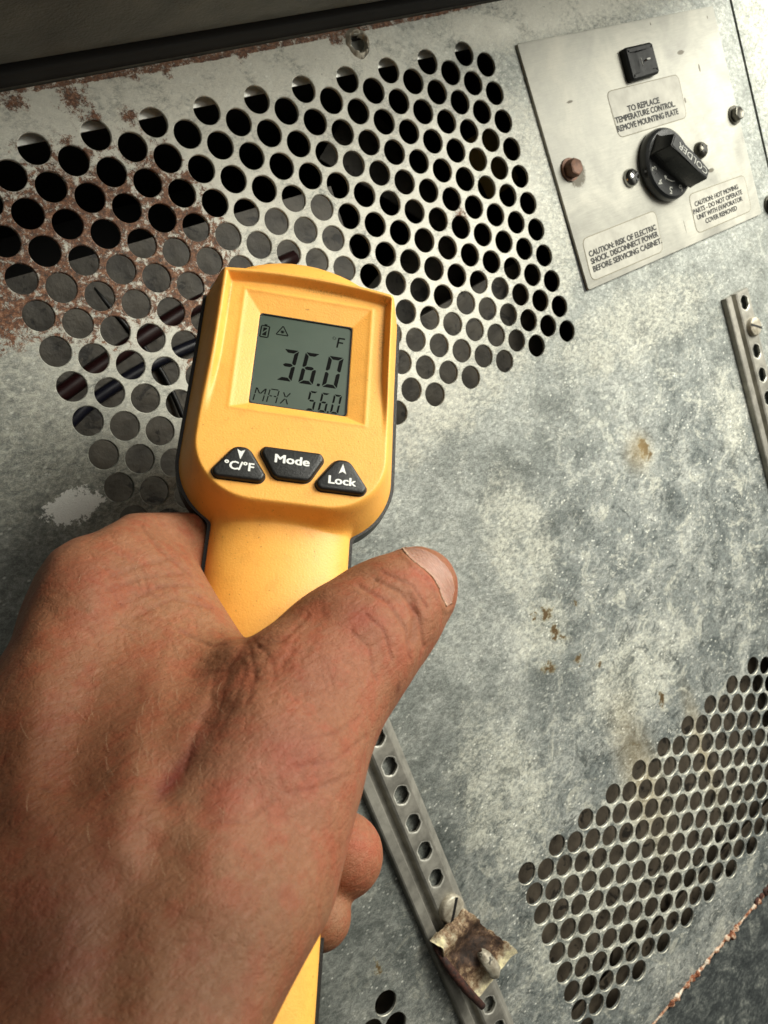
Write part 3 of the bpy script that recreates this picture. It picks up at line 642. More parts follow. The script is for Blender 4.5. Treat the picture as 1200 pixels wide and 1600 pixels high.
# ------------------------------------------------------------------ shelf rails
def rail(name, xl, ytop, ybot, label, hole_ys, hx):
    e = empty(name, (xl * U, ytop * U, 0)); tag(e, label, 'shelf rail', 'slotted shelf rails screwed to the cover')
    global sh
    s2 = Sheet(); keep = sh; W = [(0, .02), (.03, .24), (.08, .27), (.40, .27), (.44, .24), (.47, .03), (.70, .03), (.75, .26), (.82, .30)]
    W2 = [(1.62, .30), (1.70, .28), (1.86, .10), (1.98, .02)]
    for prof in (W, W2):
        for (a, za), (b, zb) in zip(prof[:-1], prof[1:]):
            i = len(s2.V); s2.V += [(a, 0, za), (b, 0, zb), (b, ybot - ytop, zb), (a, ybot - ytop, za)]; s2.F.append((i, i + 1, i + 2, i + 3))
            # end caps
            j = len(s2.V); s2.V += [(a, 0, za), (b, 0, zb), (b, 0, 0), (a, 0, 0)]; s2.F.append((j, j + 1, j + 2, j + 3))
            j = len(s2.V); yb = ybot - ytop; s2.V += [(a, yb, za), (b, yb, zb), (b, yb, 0), (a, yb, 0)]; s2.F.append((j, j + 1, j + 2, j + 3))
    j = len(s2.V); s2.V += [(.82, 0, .30), (1.62, 0, .30), (1.62, 0, 0), (.82, 0, 0)]; s2.F.append((j, j + 1, j + 2, j + 3))
    def hexs(a):
        q = (a + math.pi / 6) % (math.pi / 3) - math.pi / 6
        return (.5 * .29 * math.cos(math.pi / 6) / math.cos(q) + .5 * .268) * (1 + .26 * abs(math.sin(a)))
    prev = 0.0
    for y in hole_ys:
        yy = y - ytop; s2.quad(.82, 1.62, yy + .45, prev, .30)
        s2.cell(hx - xl, yy, 0, 0, 0) if False else None
        cxx = 1.22
        s2.cell(cxx, yy, .80, .90, .3, 24, z=.30, t=.12, shape=hexs, ch=.05); prev = yy - .45
    s2.quad(.82, 1.62, ybot - ytop, prev, .30)
    o = from_vf('rail_channel', s2.V, s2.F, M['steel'], e, scale=U); o.data.materials.append(M['railrim'])
    for f_ in s2.rim: o.data.polygons[f_].material_index = 1
    bmx = bmesh.new(); bmx.from_mesh(o.data); bmesh.ops.remove_doubles(bmx, verts=bmx.verts, dist=1e-7); bmx.normal_update(); bmesh.ops.reverse_faces(bmx, faces=[f for f in bmx.faces if f.normal.z < -1e-3]); bmx.to_mesh(o.data); bmx.free()
    o.data.shade_smooth(); o.data.set_sharp_from_angle(angle=math.radians(25))
    return e
r1 = rail('shelf_rail', 9.62, -11.75, -45, 'grey slotted steel rail screwed near the right edge, below the plate', [-12.3] + [-14.62 - 1.16 * k for k in range(26)], 11.0)
sc1 = panscrew(10.95 , -13.5, .44, M['burr'], r1, .28, 9.62, -11.75, 'slot', -.5)
r2 = rail('shelf_rail', -15.22, -9.2, -52, 'grey slotted steel rail coming out from under the hand, rusty clip on it', [-20.72 + 1.19 * k for k in range(9, 0, -1)] + [-20.72 - 1.19 * k for k in range(5)] + [-31.4 - 1.19 * k for k in range(17)], -14)
sc2 = panscrew(-13.95, -26.85, .50, M['burr'], r2, .30, -15.22, -9.2, 'slot', .9)
# ------------------------------------------------------------------ rusty clip on the lower rail
ce = empty('shelf_clip', (-14.6 * U, -28.9 * U, .37 * U)); tag(ce, 'corroded rusty metal clip hooked over the rail, crusted white at one corner', 'clip')
def sheetmesh(fn, nu, nv, t):
    bm = bmesh.new(); A = []; B = []
    for i in range(nu + 1):
        for j in range(nv + 1):
            p = Vector(fn(i / nu, j / nv)); A.append(bm.verts.new(p)); B.append(bm.verts.new(p - Vector((0, 0, t))))
    ix = lambda i, j: i * (nv + 1) + j
    for i in range(nu):
        for j in range(nv):
            bm.faces.new((A[ix(i, j)], A[ix(i + 1, j)], A[ix(i + 1, j + 1)], A[ix(i, j + 1)])); bm.faces.new((B[ix(i, j)], B[ix(i, j + 1)], B[ix(i + 1, j + 1)], B[ix(i + 1, j)]))
    for i in range(nu):
        for j in (0, nv): bm.faces.new((A[ix(i, j)], A[ix(i + 1, j)], B[ix(i + 1, j)], B[ix(i, j)]))
    for j in range(nv):
        for i in (0, nu): bm.faces.new((A[ix(i, j)], A[ix(i, j + 1)], B[ix(i, j + 1)], B[ix(i, j)]))
    return bm
# corners (panel units) : left, top, right, bottom
CL, CT, CR_, CB = (-15.2, -27.2, .5), (-13.55, -27.1, .55), (-12.45, -29.85, .85), (-14.5, -30.2, .85)
def clipf(u, v):
    a = Vector(CL).lerp(Vector(CT), u); b = Vector(CB).lerp(Vector(CR_), u); p = a.lerp(b, v)
    e = .11 * mnoise.noise(Vector((u * 4, v * 4, 3))) + .05 * mnoise.noise(Vector((u * 11, v * 11, 9)))
    edge = min(u, 1 - u, v, 1 - v); k = math.exp(-edge * 9)
    p.x += e * k * 1.6; p.y += .9 * e * k * 1.6; p.z += e * .6 + .22 * math.exp(-((v - .16) / .12) ** 2) - .12 * math.exp(-((v - .42) / .2) ** 2) + .12 * max(0, u - .8) * 5 * v
    return (p.x + 14.6, p.y + 28.9, p.z - .37)
bm = sheetmesh(clipf, 36, 36, .11); from_bm('clip_plate', bm, M['clip'], ce, scale=U, angle=60)
def tong(u, v):
    x = -13.72 + (u - .5) * .52 * (1 - .25 * (2 * v - 1) ** 6) + .10 * v; y = -28.75 - 1.15 * v; z = .95 + .30 * math.sin(v * math.pi * .8) - .12 * (2 * u - 1) ** 2
    r = 1 - abs(2 * v - 1) ** 5 * .6; x = -13.72 + .10 * v + (u - .5) * .52 * r
    return (x + 14.6, y + 28.9, z - .37)
bm = sheetmesh(tong, 10, 16, .1); tg = from_bm('raised_tongue', bm, M['burr'], ce, scale=U, angle=60)
bm = bmesh.new(); tube(bm, [(-15.1 + 14.6, -27.6 + 28.9, .1), (-14.98 + 14.6, -28.6 + 28.9, .22), (-14.78 + 14.6, -29.6 + 28.9, .36), (-14.5 + 14.6, -30.6 + 28.9, .5)], [.1, .16, .17, .13], 8)
from_bm('side_leg', bm, M['rustred'], ce, scale=U, smooth=True)
# ------------------------------------------------------------------ transforms for the held things
MCV = Matrix.Identity(4)                     # camera frame (x right, y down, z forward, metres) -> world
for i in range(3):
    for j in range(3): MCV[i][j] = RC[j][i]
    MCV[i][3] = CP[i]
DP = [-0.399602, -0.194909, 0.086079, -19.359509, -35.029194, 194.262553]
def rodr(w):
    th = np.linalg.norm(w); k = w / th; K = np.array([[0, -k[2], k[1]], [k[2], 0, -k[0]], [-k[1], k[0], 0]])
    return np.eye(3) + math.sin(th) * K + (1 - math.cos(th)) * K @ K
RM = rodr(np.array(DP[:3])) @ np.diag([1, -1, -1.]); TM = np.array(DP[3:6])
MD = Matrix.Identity(4)
for i in range(3):
    for j in range(3): MD[i][j] = RM[i][j]
    MD[i][3] = TM[i] / 1000
MDEV = MCV @ MD
# ------------------------------------------------------------------ infrared thermometer (local frame, mm; z towards the viewer)
dev = empty('infrared_thermometer', mat=MDEV); tag(dev, 'yellow gun-shaped infrared thermometer with screen and three black buttons, held in the hand', 'thermometer')
mm = .001
ZS = -11.0
def smin(a, b, k):
    h = np.clip(.5 + .5 * (b - a) / k, 0, 1); return b * (1 - h) + a * h - k * h * (1 - h)
def smax(a, b, k): return -smin(-a, -b, k)
def sst(x, a, b):
    t = np.clip((x - a) / (b - a), 0, 1); return t * t * (3 - 2 * t)
def rbox(x, y, hw, y0, y1, r):
    """signed distance to a rounded box, negative inside"""
    cy = (y0 + y1) / 2; hy = (y1 - y0) / 2
    qx = np.abs(x) - hw + r; qy = np.abs(y - cy) - hy + r
    return np.hypot(np.maximum(qx, 0), np.maximum(qy, 0)) + np.minimum(np.maximum(qx, qy), 0) - r
def topedge(x): return 24.9 - 1.7 * (np.abs(x) / 22) ** 2.2
def height(x, y):
    # body block, a rounded shape with draft: distance inside the seam outline gives the side wall
    xs = x + .4
    hw = 25.0 + .3 * sst(-y, -10, 25)
    db = rbox(xs * 25.3 / hw, y, 25.3, -40.5, 60, 17.5)           # lower corners round; upper end cut by topedge
    side = ZS + (-db) * 3.6
    lipz = 1.5 + 2.5 * sst(y, -19, 2)                                 # the lip rises towards the top
    top = topedge(x) - y
    lw = 2.3 - .3 * sst(-y, -10, 20)
    # floor inside the lip
    inner = np.minimum(22.0 - np.abs(x) + .0 - lw + .7 * sst(-y, 0, 20), top - 3.4)
    t = sst(inner, -.7, .9)
    face = lipz * (1 - t) + 1.5 * t
    # picture frame bevel round the display
    fx = 15.6; d1 = (fx - np.abs(x)) / (15.6 - 11.4); d2 = (17.9 - y) / (17.9 - 12.7); d3 = (y + 14.9) / (14.9 - 12.7)
    fr = np.clip(np.minimum(np.minimum(d1, d2), d3), 0, 1.0)
    rimf = np.minimum(np.minimum((fx - np.abs(x)), 17.9 - y), (y + 14.9))
    face = face - 1.15 * fr + .12 * np.exp(-(rimf / .5) ** 2)
    well = np.minimum(np.minimum(11.2 - np.abs(x), 12.4 - y), y + 12.4)
    face = face - .75 * sst(well, -.12, .12)
    face = face - .0 * x
    block = smin(face, side, 2.6)
    block = smin(block, ZS + top * 6.0 + 3, 1.2)
    # neck and handle: round-backed
    nw = 16.0 - .6 * sst(-y, 55, 80) + 0 * x; nx = xs / nw
    crown = -3.6 + .6 * sst(-y, 44, 60)
    neck = ZS + (crown - ZS) * np.sqrt(np.clip(1 - nx ** 2, 0, 1)) ** .9 - 60 * np.maximum(np.abs(nx) - 1, 0)
    neck = neck - 40 * np.maximum(y + 25, 0)
    out = smax(block, neck, 5.0 * np.clip(1 - np.maximum(np.abs(nx) - .85, 0) * 1.2, .3, 1))
    return out
ys = np.concatenate([np.linspace(25.6, 20, 40), np.linspace(19.9, -16, 200), np.linspace(-16.2, -62, 170), np.linspace(-63, -165, 60)])
NU = 181
def halfw(y, sgn):
    xx = np.linspace(0, 27.5, 551) * sgn; h = height(xx, np.full_like(xx, y)); bad = np.where(h < ZS)[0]
    if len(bad) == 0: return 27.5 * sgn
    k = bad[0]
    if k == 0: return .01 * sgn
    f = (h[k - 1] - ZS) / (h[k - 1] - h[k] + 1e-9); return xx[k - 1] + (xx[k] - xx[k - 1]) * f
WL = np.array([halfw(y, -1) for y in ys]); WR = np.array([halfw(y, 1) for y in ys])
u = np.linspace(-1, 1, NU); u = np.sign(u) * (1 - (1 - np.abs(u)) ** 1.25)
XX = np.where(u[None, :] < 0, -u[None, :] * WL[:, None], u[None, :] * WR[:, None]); YY = np.repeat(ys[:, None], NU, 1)
ZZ = height(XX, YY); ZZ[:, 0] = ZS; ZZ[:, -1] = ZS
V = np.stack([XX, YY, ZZ], -1).reshape(-1, 3); F = []
nr = len(ys)
for i in range(nr - 1):
    a = i * NU
    for j in range(NU - 1): F.append((a + j, a + NU + j, a + NU + j + 1, a + j + 1))
# front half: mirror depth, closed shell, smaller and hidden from behind
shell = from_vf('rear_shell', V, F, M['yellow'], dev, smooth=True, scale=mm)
# black seam band that follows the outline
def band(off, z0, z1, name, m, zfun=None):
    bm = bmesh.new(); outl = [(WL[i], ys[i]) for i in range(nr)] + [(WR[i], ys[i]) for i in range(nr - 1, -1, -1)]
    sel = outl[::3] if len(outl) > 200 else outl
    q = [(x * 1 + (off if x > 0 else -off), y) for x, y in sel]
    rings(bm, [[(x, y, z0) for x, y in q], [(x, y, z0 - .3) for x, y in inset(q, -.0)], [(x, y, z1) for x, y in q]])
    return from_bm(name, bm, m, dev, scale=mm, angle=40)
band(.75, ZS + .35, ZS - 4.2, 'seam_band', M['rubber'])
# front half of handle and barrel
bm = bmesh.new(); R = []
def ell(hw, y0, y1, z, n=48, p=2.6):
    o = []
    for a in range(n):
        t = 2 * math.pi * a / n; c, s_ = math.cos(t), math.sin(t)
        o.append((hw * math.copysign(abs(c) ** (2 / p), c) - .4, (y0 + y1) / 2 + (y1 - y0) / 2 * math.copysign(abs(s_) ** (2 / p), s_), z))
    return o
rings(bm, [ell(23.5, -36, 26.5, ZS - 3), ell(22.0, -34, 30, ZS - 12), ell(20, -28, 30, ZS - 30), ell(17, -22, 27, ZS - 52), ell(15, -18, 22, ZS - 54), ell(12, -14, 18, ZS - 50)])
from_bm('barrel', bm, M['yellow'], dev, scale=mm, angle=50)
bm = bmesh.new()
def hump(z, b, a): return [(a * math.cos(t) - 1.5, 20 + b * math.sin(t), z) for t in [2 * math.pi * k / 40 for k in range(40)]]
rings(bm, [hump(-1.5, 8.5, 17), hump(-3, 11.3, 20), hump(-6, 14, 21), hump(-11, 15, 21.5), hump(-30, 13, 19)])
from_bm('barrel_dome', bm, M['yellow'], dev, scale=mm, angle=60)
bm = bmesh.new(); R = []
for y, w, d, sh_ in ((-30, 15.5, 13, 0), (-60, 15.6, 16, 0), (-90, 15.6, 17, 0), (-130, 15.6, 18, 0), (-165, 15.6, 18, 0)):
    R.append([((w + .5) * math.cos(t) - .4, y, ZS - 3.5 - (d * max(0, math.sin(t)) if math.sin(t) > 0 else 0) + (0 if math.sin(t) > 0 else 2)) for t in [2 * math.pi * k / 40 for k in range(40)]])
rings(bm, R); from_bm('front_grip', bm, M['rubber'], dev, scale=mm, angle=50)
# trigger
bm = bmesh.new(); tube(bm, [(0, -34, ZS - 16), (0, -42, ZS - 20), (0, -50, ZS - 19), (0, -58, ZS - 15)], [4, 4.2, 4, 3.5], 10); from_bm('trigger', bm, M['rubber'], dev, scale=mm, smooth=True)
# display
disp_q = roundpoly([(-11.3, -12.5), (11.3, -12.5), (11.3, 12.5), (-11.3, 12.5)], 1.1, 5)
bm = bmesh.new(); slab(bm, disp_q, -1.2, 0.0); disp = from_bm('display', bm, M['lcd'], dev, scale=mm)
bm = bmesh.new(); inn = roundpoly([(-11.1, -12.35), (11.1, -12.35), (11.1, 12.3), (-11.1, 12.3)], 1.0, 5)
n_ = len(inn); o1 = [bm.verts.new((x, y, .34)) for x, y in inset(inn, -.30)]; o2 = [bm.verts.new((x, y, .30)) for x, y in inn]; o3 = [bm.verts.new((x, y, .0)) for x, y in inn]
for a in range(n_):
    b = (a + 1) % n_; bm.faces.new((o1[a], o1[b], o2[b], o2[a])); bm.faces.new((o2[a], o2[b], o3[b], o3[a]))
from_bm('display_gasket', bm, M['rubber'], dev, scale=mm)
SL = 1.12 / 8.7
def seg7(bm, chars, xl, yb, w, h, t, z=.03, tgap=.16, slant=SL, rot=0.0):
    mp = {'0': 'abcdef', '3': 'abgcd', '5': 'afgcd', '6': 'afgedc', 'A': 'abcefg'}
    hh = h / 2
    P = {'a': [(0, h), (w, h), (w - t, h - t), (t, h - t)], 'd': [(0, 0), (w, 0), (w - t, t), (t, t)],
         'g': [(t * .45, hh), (t, hh + t / 2), (w - t, hh + t / 2), (w - t * .45, hh), (w - t, hh - t / 2), (t, hh - t / 2)],
         'f': [(0, h), (t, h - t), (t, hh + t / 2), (t * .4, hh), (0, hh + t * .2)], 'b': [(w, h), (w - t, h - t), (w - t, hh + t / 2), (w - t * .4, hh), (w, hh + t * .2)],
         'e': [(0, 0), (t, t), (t, hh - t / 2), (t * .4, hh), (0, hh - t * .2)], 'c': [(w, 0), (w - t, t), (w - t, hh - t / 2), (w - t * .4, hh), (w, hh - t * .2)]}
    for s_ in mp[chars]:
        q = P[s_]; cx = sum(p[0] for p in q) / len(q); cy = sum(p[1] for p in q) / len(q); o = []
        for x, y in q:
            dx_, dy_ = cx - x, cy - y
            if s_ in 'adg': x += math.copysign(min(tgap, abs(dx_)), dx_)
            else: y += math.copysign(min(tgap, abs(dy_)), dy_)
            o.append((x, y))
        o = roundpoly(o, t * .18, 2)
        slab(bm, [(xl + x + y * slant, yb + y) for x, y in o], z - .02, z)
bm = bmesh.new()
seg7(bm, '3', -5.75, -5.15, 3.55, 8.75, .92); seg7(bm, '6', -.62, -5.2, 3.45, 8.8, .92); seg7(bm, '0', 4.98, -5.25, 3.6, 8.85, .92)
slab(bm, roundpoly([(3.75, -5.3), (4.5, -5.3), (4.6, -4.55), (3.85, -4.55)], .2, 2), .01, .03)
for ch, x_ in (('5', 1.65), ('6', 4.5), ('0', 7.4)): seg7(bm, ch, x_, -12.05, 1.95, 5.2, .48, tgap=.14)
slab(bm, [(6.7, -12.1), (7.1, -12.1), (7.15, -11.65), (6.75, -11.65)], .01, .03)
from_bm('digits', bm, M['seg'], disp, scale=mm)
bm = bmesh.new()
def stroke(bm, a, b, w=.26, z=.03):
    a = Vector(a); b = Vector(b); d = (b - a).normalized(); n = Vector((-d.y, d.x)) * w / 2; a = a + d * .06; b = b - d * .06
    slab(bm, [tuple(a - n), tuple(b - n), tuple(b + n), tuple(a + n)], z - .02, z)
sk = lambda x, y: (x + (y + 12.3) * SL, y * .93 - .35)
for a, b in [((-10.5, -12.0), (-10.5, -10.2)), ((-10.5, -10.0), (-10.5, -8.2)), ((-8.3, -12.0), (-8.3, -10.2)), ((-8.3, -10.0), (-8.3, -8.2)), ((-10.4, -8.3), (-9.45, -9.9)), ((-9.3, -9.9), (-8.4, -8.3)),
             ((-7.4, -12.0), (-7.4, -10.2)), ((-7.4, -10.0), (-7.4, -8.3)), ((-5.3, -12.0), (-5.3, -10.2)), ((-5.3, -10.0), (-5.3, -8.3)), ((-7.2, -8.15), (-5.45, -8.15)), ((-7.2, -10.1), (-6.5, -10.1)), ((-6.2, -10.1), (-5.5, -10.1)),
             ((-4.3, -11.9), (-3.5, -10.3)), ((-3.3, -9.9), (-2.6, -8.5)), ((-4.2, -8.5), (-3.5, -9.9)), ((-3.3, -10.3), (-2.6, -11.9))]: stroke(bm, sk(*a), sk(*b), .27)
# battery
B0 = lambda x, y: (-10.75 + x + y * .05, 6.0 + y)
for a, b in [((0, 0), (1.9, 0)), ((1.9, 0), (1.9, 3.2)), ((1.9, 3.2), (0, 3.2)), ((0, 3.2), (0, 0))]: stroke(bm, B0(*a), B0(*b), .3)
stroke(bm, B0(.55, 3.5), B0(1.35, 3.5), .4)
slab(bm, [B0(.5, 2.7), B0(.5, 1.4), B0(1.4, 2.4), B0(1.4, 2.7)], .01, .03); slab(bm, [B0(.5, .5), B0(1.4, .5), B0(1.4, 1.9), B0(.5, .9)], .01, .03)
# laser triangle
for a, b in [((-7.0, 7.35), (-4.1, 7.35)), ((-4.1, 7.35), (-5.5, 9.95)), ((-5.5, 9.95), (-7.0, 7.35))]: stroke(bm, a, b, .26)
slab(bm, [(-5.55 + .62 * (1 if k % 2 else .45) * math.cos(k / 16 * 2 * math.pi), 8.25 + .62 * (1 if k % 2 else .45) * math.sin(k / 16 * 2 * math.pi)) for k in range(16)], .01, .03)
# degree F
N = 14
for k in range(N):
    a0, a1 = 2 * math.pi * k / N, 2 * math.pi * (k + 1) / N; stroke(bm, (7.05 + .38 * math.cos(a0), 8.85 + .38 * math.sin(a0)), (7.05 + .38 * math.cos(a1), 8.85 + .38 * math.sin(a1)), .24)
for a, b in [((7.85, 6.2), (8.2, 9.15)), ((8.1, 9.0), (9.75, 9.0)), ((8.0, 7.75), (9.35, 7.75))]: stroke(bm, a, b, .42)
from_bm('symbols', bm, M['segthin'], disp, scale=mm)
# buttons
def button(pts, texts, zt=2.75):
    q = roundpoly(pts, 1.35, 6); bm = bmesh.new()
    R = [[(x, y, 1.2) for x, y in q], [(x, y, 1.9) for x, y in q]]
    for k in range(1, 5):
        a = math.pi / 2 * k / 4; R.append([(x, y, 1.9 + (zt - 1.9) * math.sin(a)) for x, y in inset(q, .75 * (1 - math.cos(a)))])
    rings(bm, R); o = from_bm('button', bm, M['rubber'], dev, scale=mm, angle=45)
    bm = bmesh.new(); sl = bmesh.new(); 
    for t in texts:
        if t[0] == 'poly': slab(bm, t[1], zt, zt + .06)
        else: fit_text(bm, t[0], t[1], t[2], t[3], t[4], zt + .05, bold=t[5])
    from_bm('lettering', bm, M['white'], o, scale=mm)
    groove = inset(q, -.22); bm = bmesh.new(); slab(bm, groove, 1.35, 1.52); from_bm('button_gap', bm, M['wire_black'], o, scale=mm)
    return o
bl = button([(-13.2, -24.9), (-10.0, -24.9), (-5.7, -31.2), (-6.6, -32.9), (-16.6, -32.9), (-17.6, -31.2)],
       [('poly', [(-12.5, -25.9), (-11.65, -26.35), (-10.8, -25.9), (-11.6, -28.3)]), ('°C/°F', -14.9, -8.4, -30.9, 2.15, .05)])
bl['label'] = 'left button marked C/F'
bmm = button([(-6.9, -24.0), (6.1, -24.0), (6.8, -25.6), (3.7, -31.5), (-3.9, -31.5), (-7.5, -25.6)], [('Mode', -4.2, 3.6, -27.9, 2.2, .055)]); bmm['label'] = 'middle button marked Mode'
br = button([(12.6, -24.9), (9.4, -24.9), (5.1, -31.2), (6.0, -32.9), (16.0, -32.9), (17.0, -31.2)],
       [('poly', [(10.2, -28.6), (11.05, -28.05), (11.9, -28.6), (11.05, -26.1)]), ('Lock', 8.0, 14.3, -31.3, 2.1, .055)])
br['label'] = 'right button marked Lock'
# ------------------------------------------------------------------ the hand (camera frame, mm, then world)
def cv(px, py, z): return np.array([(px - 600) / FPX * z, (py - 800) / FPX * z, z])
def polysdf(px, py, poly):
    P = np.array(poly, float); n = len(P); d = np.full(px.shape, 1e18); ins = np.zeros(px.shape, bool)
    for i in range(n):
        a = P[i]; b = P[(i + 1) % n]; e = b - a
        wx, wy = px - a[0], py - a[1]; t = np.clip((wx * e[0] + wy * e[1]) / (e @ e), 0, 1)
        d = np.minimum(d, (wx - e[0] * t) ** 2 + (wy - e[1] * t) ** 2)
        c = ((a[1] <= py) != (b[1] <= py)) & (px < (b[0] - a[0]) * (py - a[1]) / (b[1] - a[1] + 1e-12) + a[0]); ins ^= c
    d = np.sqrt(d); return np.where(ins, -d, d)
LEFT = [(-150, 1900), (-150, 1250), (-80, 1160), (-30, 1090), (0, 1042), (28, 1000), (45, 955), (68, 905), (90, 873), (120, 854), (155, 843), (190, 815), (225, 792), (250, 779), (275, 768)]
OUT1 = LEFT + [(300, 790), (318, 868), (330, 905), (347, 938), (366, 969), (385, 997), (405, 983), (430, 960), (455, 939), (500, 906), (550, 883), (590, 864), (630, 852), (660, 849), (690, 858), (708, 875), (718, 905), (712, 945), (690, 992), (655, 1048), (625, 1090), (598, 1140), (572, 1200), (548, 1270), (530, 1340), (515, 1405), (500, 1440), (470, 1492), (440, 1547), (412, 1602), (360, 1720), (300, 1900)]
OUT2 = LEFT + [(300, 760), (420, 720), (520, 760), (520, 1000), (300, 1400), (100, 1900)]
gx = np.arange(-160, 800, 4.0); gy = np.arange(700, 1920, 4.0); GX, GY = np.meshgrid(gx, gy, indexing='ij')
S1 = polysdf(GX, GY, OUT1); S2 = polysdf(GX, GY, OUT2)
def samp(S, px, py):
    fx = np.clip((px - gx[0]) / 4, 0, len(gx) - 1.001); fy = np.clip((py - gy[0]) / 4, 0, len(gy) - 1.001)
    i = fx.astype(int); j = fy.astype(int); a = fx - i; b = fy - j
    v = S[i, j] * (1 - a) * (1 - b) + S[i + 1, j] * a * (1 - b) + S[i, j + 1] * (1 - a) * b + S[i + 1, j + 1] * a * b
    ox = np.maximum(np.maximum(gx[0] - px, px - gx[-1]), 0); return v + ox
def cone(P, a, b):
    """capsule with two radii; a, b = (px, py, z, r)"""
    A = cv(*a[:3]); B = cv(*b[:3]); ra, rb = a[3], b[3]; d = B - A; L2 = d @ d
    t = np.clip(((P - A) @ d) / L2, 0, 1); q = P - A - t[..., None] * d
    return np.sqrt((q ** 2).sum(-1)) - (ra + (rb - ra) * t)
TH = [(648, 925, 171, 10.6), (600, 965, 165, 12.6), (540, 1025, 157, 14.2), (455, 1120, 147, 16.5), (395, 1270, 136, 21), (300, 1480, 121, 24), (200, 1750, 106, 27)]
IX = [(120, 970, 165, 19), (150, 1150, 146, 17), (170, 1400, 126, 19), (190, 1750, 108, 24)]
MD_ = [(10, 1080, 160, 17), (60, 1250, 140, 19), (100, 1500, 118, 22), (150, 1750, 108, 24)]
RG = [(-110, 1300, 158, 16), (0, 1500, 130, 22), (80, 1750, 112, 24)]
WB = [(230, 960, 171, 15), (330, 1120, 158, 14.5), (300, 1300, 140, 20)]
IDX = [(150, 925, 172, 17), (235, 862, 190, 14.5), (300, 835, 205, 11.5), (400, 860, 226, 9.5)]
IDX2 = [(400, 860, 226, 9.5), (450, 880, 230, 8.5)]
F3 = [(150, 1130, 185, 14), (250, 1250, 205, 12), (400, 1330, 200, 9.5), (505, 1335, 178, 9.2), (532, 1336, 171, 9.0)]
F4 = [(160, 1280, 175, 14), (250, 1400, 195, 12), (380, 1420, 188, 8.5), (470, 1430, 172, 7.0), (497, 1432, 165, 6.8)]
def chain(P, L):
    d = None
    for a, b in zip(L[:-1], L[1:]):
        c = cone(P, a, b); d = c if d is None else smin(d, c, 3.0)
    return d
def field(P):
    Z = P[..., 2]; px = 600 + FPX * P[..., 0] / Z; py = 800 + FPX * P[..., 1] / Z
    main = chain(P, TH)
    for L, k in ((IX, 9), (MD_, 9), (RG, 9), (WB, 9)): main = smin(main, chain(P, L), k)
    m = smax(main, samp(S1, px, py) * Z / FPX - 1.0, 5.0)
    i2 = smax(chain(P, IDX), samp(S2, px, py) * Z / FPX - .8, 4.5)
    out = smin(m, i2, 4.0)
    f = smin(chain(P, F3), chain(P, F4), 1.0); f = smin(f, chain(P, IDX2), 2)
    return smin(out, f, 1.2)
h = .9
o0 = np.array([-100., 0., 76.]); dims = (int(140 / h), int(112 / h), int(172 / h))
ax = [o0[k] + h * np.arange(dims[k]) for k in range(3)]
FV = np.empty(dims, np.float32)
for i0 in range(0, dims[0], 8):
    P = np.stack(np.meshgrid(ax[0][i0:i0 + 8], ax[1], ax[2], indexing='ij'), -1); FV[i0:i0 + 8] = field(P)
FV[:, -1, :] = np.maximum(FV[:, -1, :], .5); FV[:, :, 0] = np.maximum(FV[:, :, 0], .5); FV[0] = np.maximum(FV[0], .5); FV[:, 0] = np.maximum(FV[:, 0], .5)
def surface_nets(FV, o, h):
    s = FV < 0; nx, ny, nz = FV.shape
    acc = np.zeros((nx - 1, ny - 1, nz - 1, 3), np.float32); cnt = np.zeros((nx - 1, ny - 1, nz - 1), np.float32)
    cor = [(a, b, c) for a in (0, 1) for b in (0, 1) for c in (0, 1)]
    sl = lambda A, c: A[c[0]:nx - 1 + c[0], c[1]:ny - 1 + c[1], c[2]:nz - 1 + c[2]]
    for c in cor:
        for k in range(3):
            if c[k] == 0:
                d = list(c); d[k] = 1; d = tuple(d); A, B = sl(FV, c), sl(FV, d); cr = (A < 0) != (B < 0)
                t = np.where(cr, A / np.where(cr, A - B, 1), 0)
                for q in range(3): acc[..., q] += np.where(cr, c[q] + (t if q == k else 0), 0)
                cnt += cr
    ok = cnt > 0; idx = -np.ones(ok.shape, np.int64); idx[ok] = np.arange(ok.sum())
    I = np.argwhere(ok); V = (I + acc[ok] / cnt[ok][:, None]) * h + o; Q = []
    for k in range(3):
        a = [slice(1, n - 1) for n in (nx, ny, nz)]; b = list(a); a[k] = slice(0, (nx, ny, nz)[k] - 1); b[k] = slice(1, (nx, ny, nz)[k])
        A, B = s[tuple(a)], s[tuple(b)]; E = np.argwhere(A != B); inv = A[tuple(E.T)]
        base = E + 1; base[:, k] -= 1
        u_, v_ = [(1, 2), (2, 0), (0, 1)][k]
        du = np.zeros(3, int); du[u_] = 1; dv = np.zeros(3, int); dv[v_] = 1
        g = lambda p: idx[tuple(p.T)]
        q = np.stack([g(base - du - dv), g(base - dv), g(base), g(base - du)], 1); q[~inv] = q[~inv][:, ::-1]; Q.append(q)
    return V, np.concatenate(Q)
V, Q = surface_nets(FV, o0, h)
Q = Q[(Q >= 0).all(1)]
me = bpy.data.meshes.new('person'); me.from_pydata(V.tolist(), [], Q.tolist()); me.update()
bm = bmesh.new(); bm.from_mesh(me)
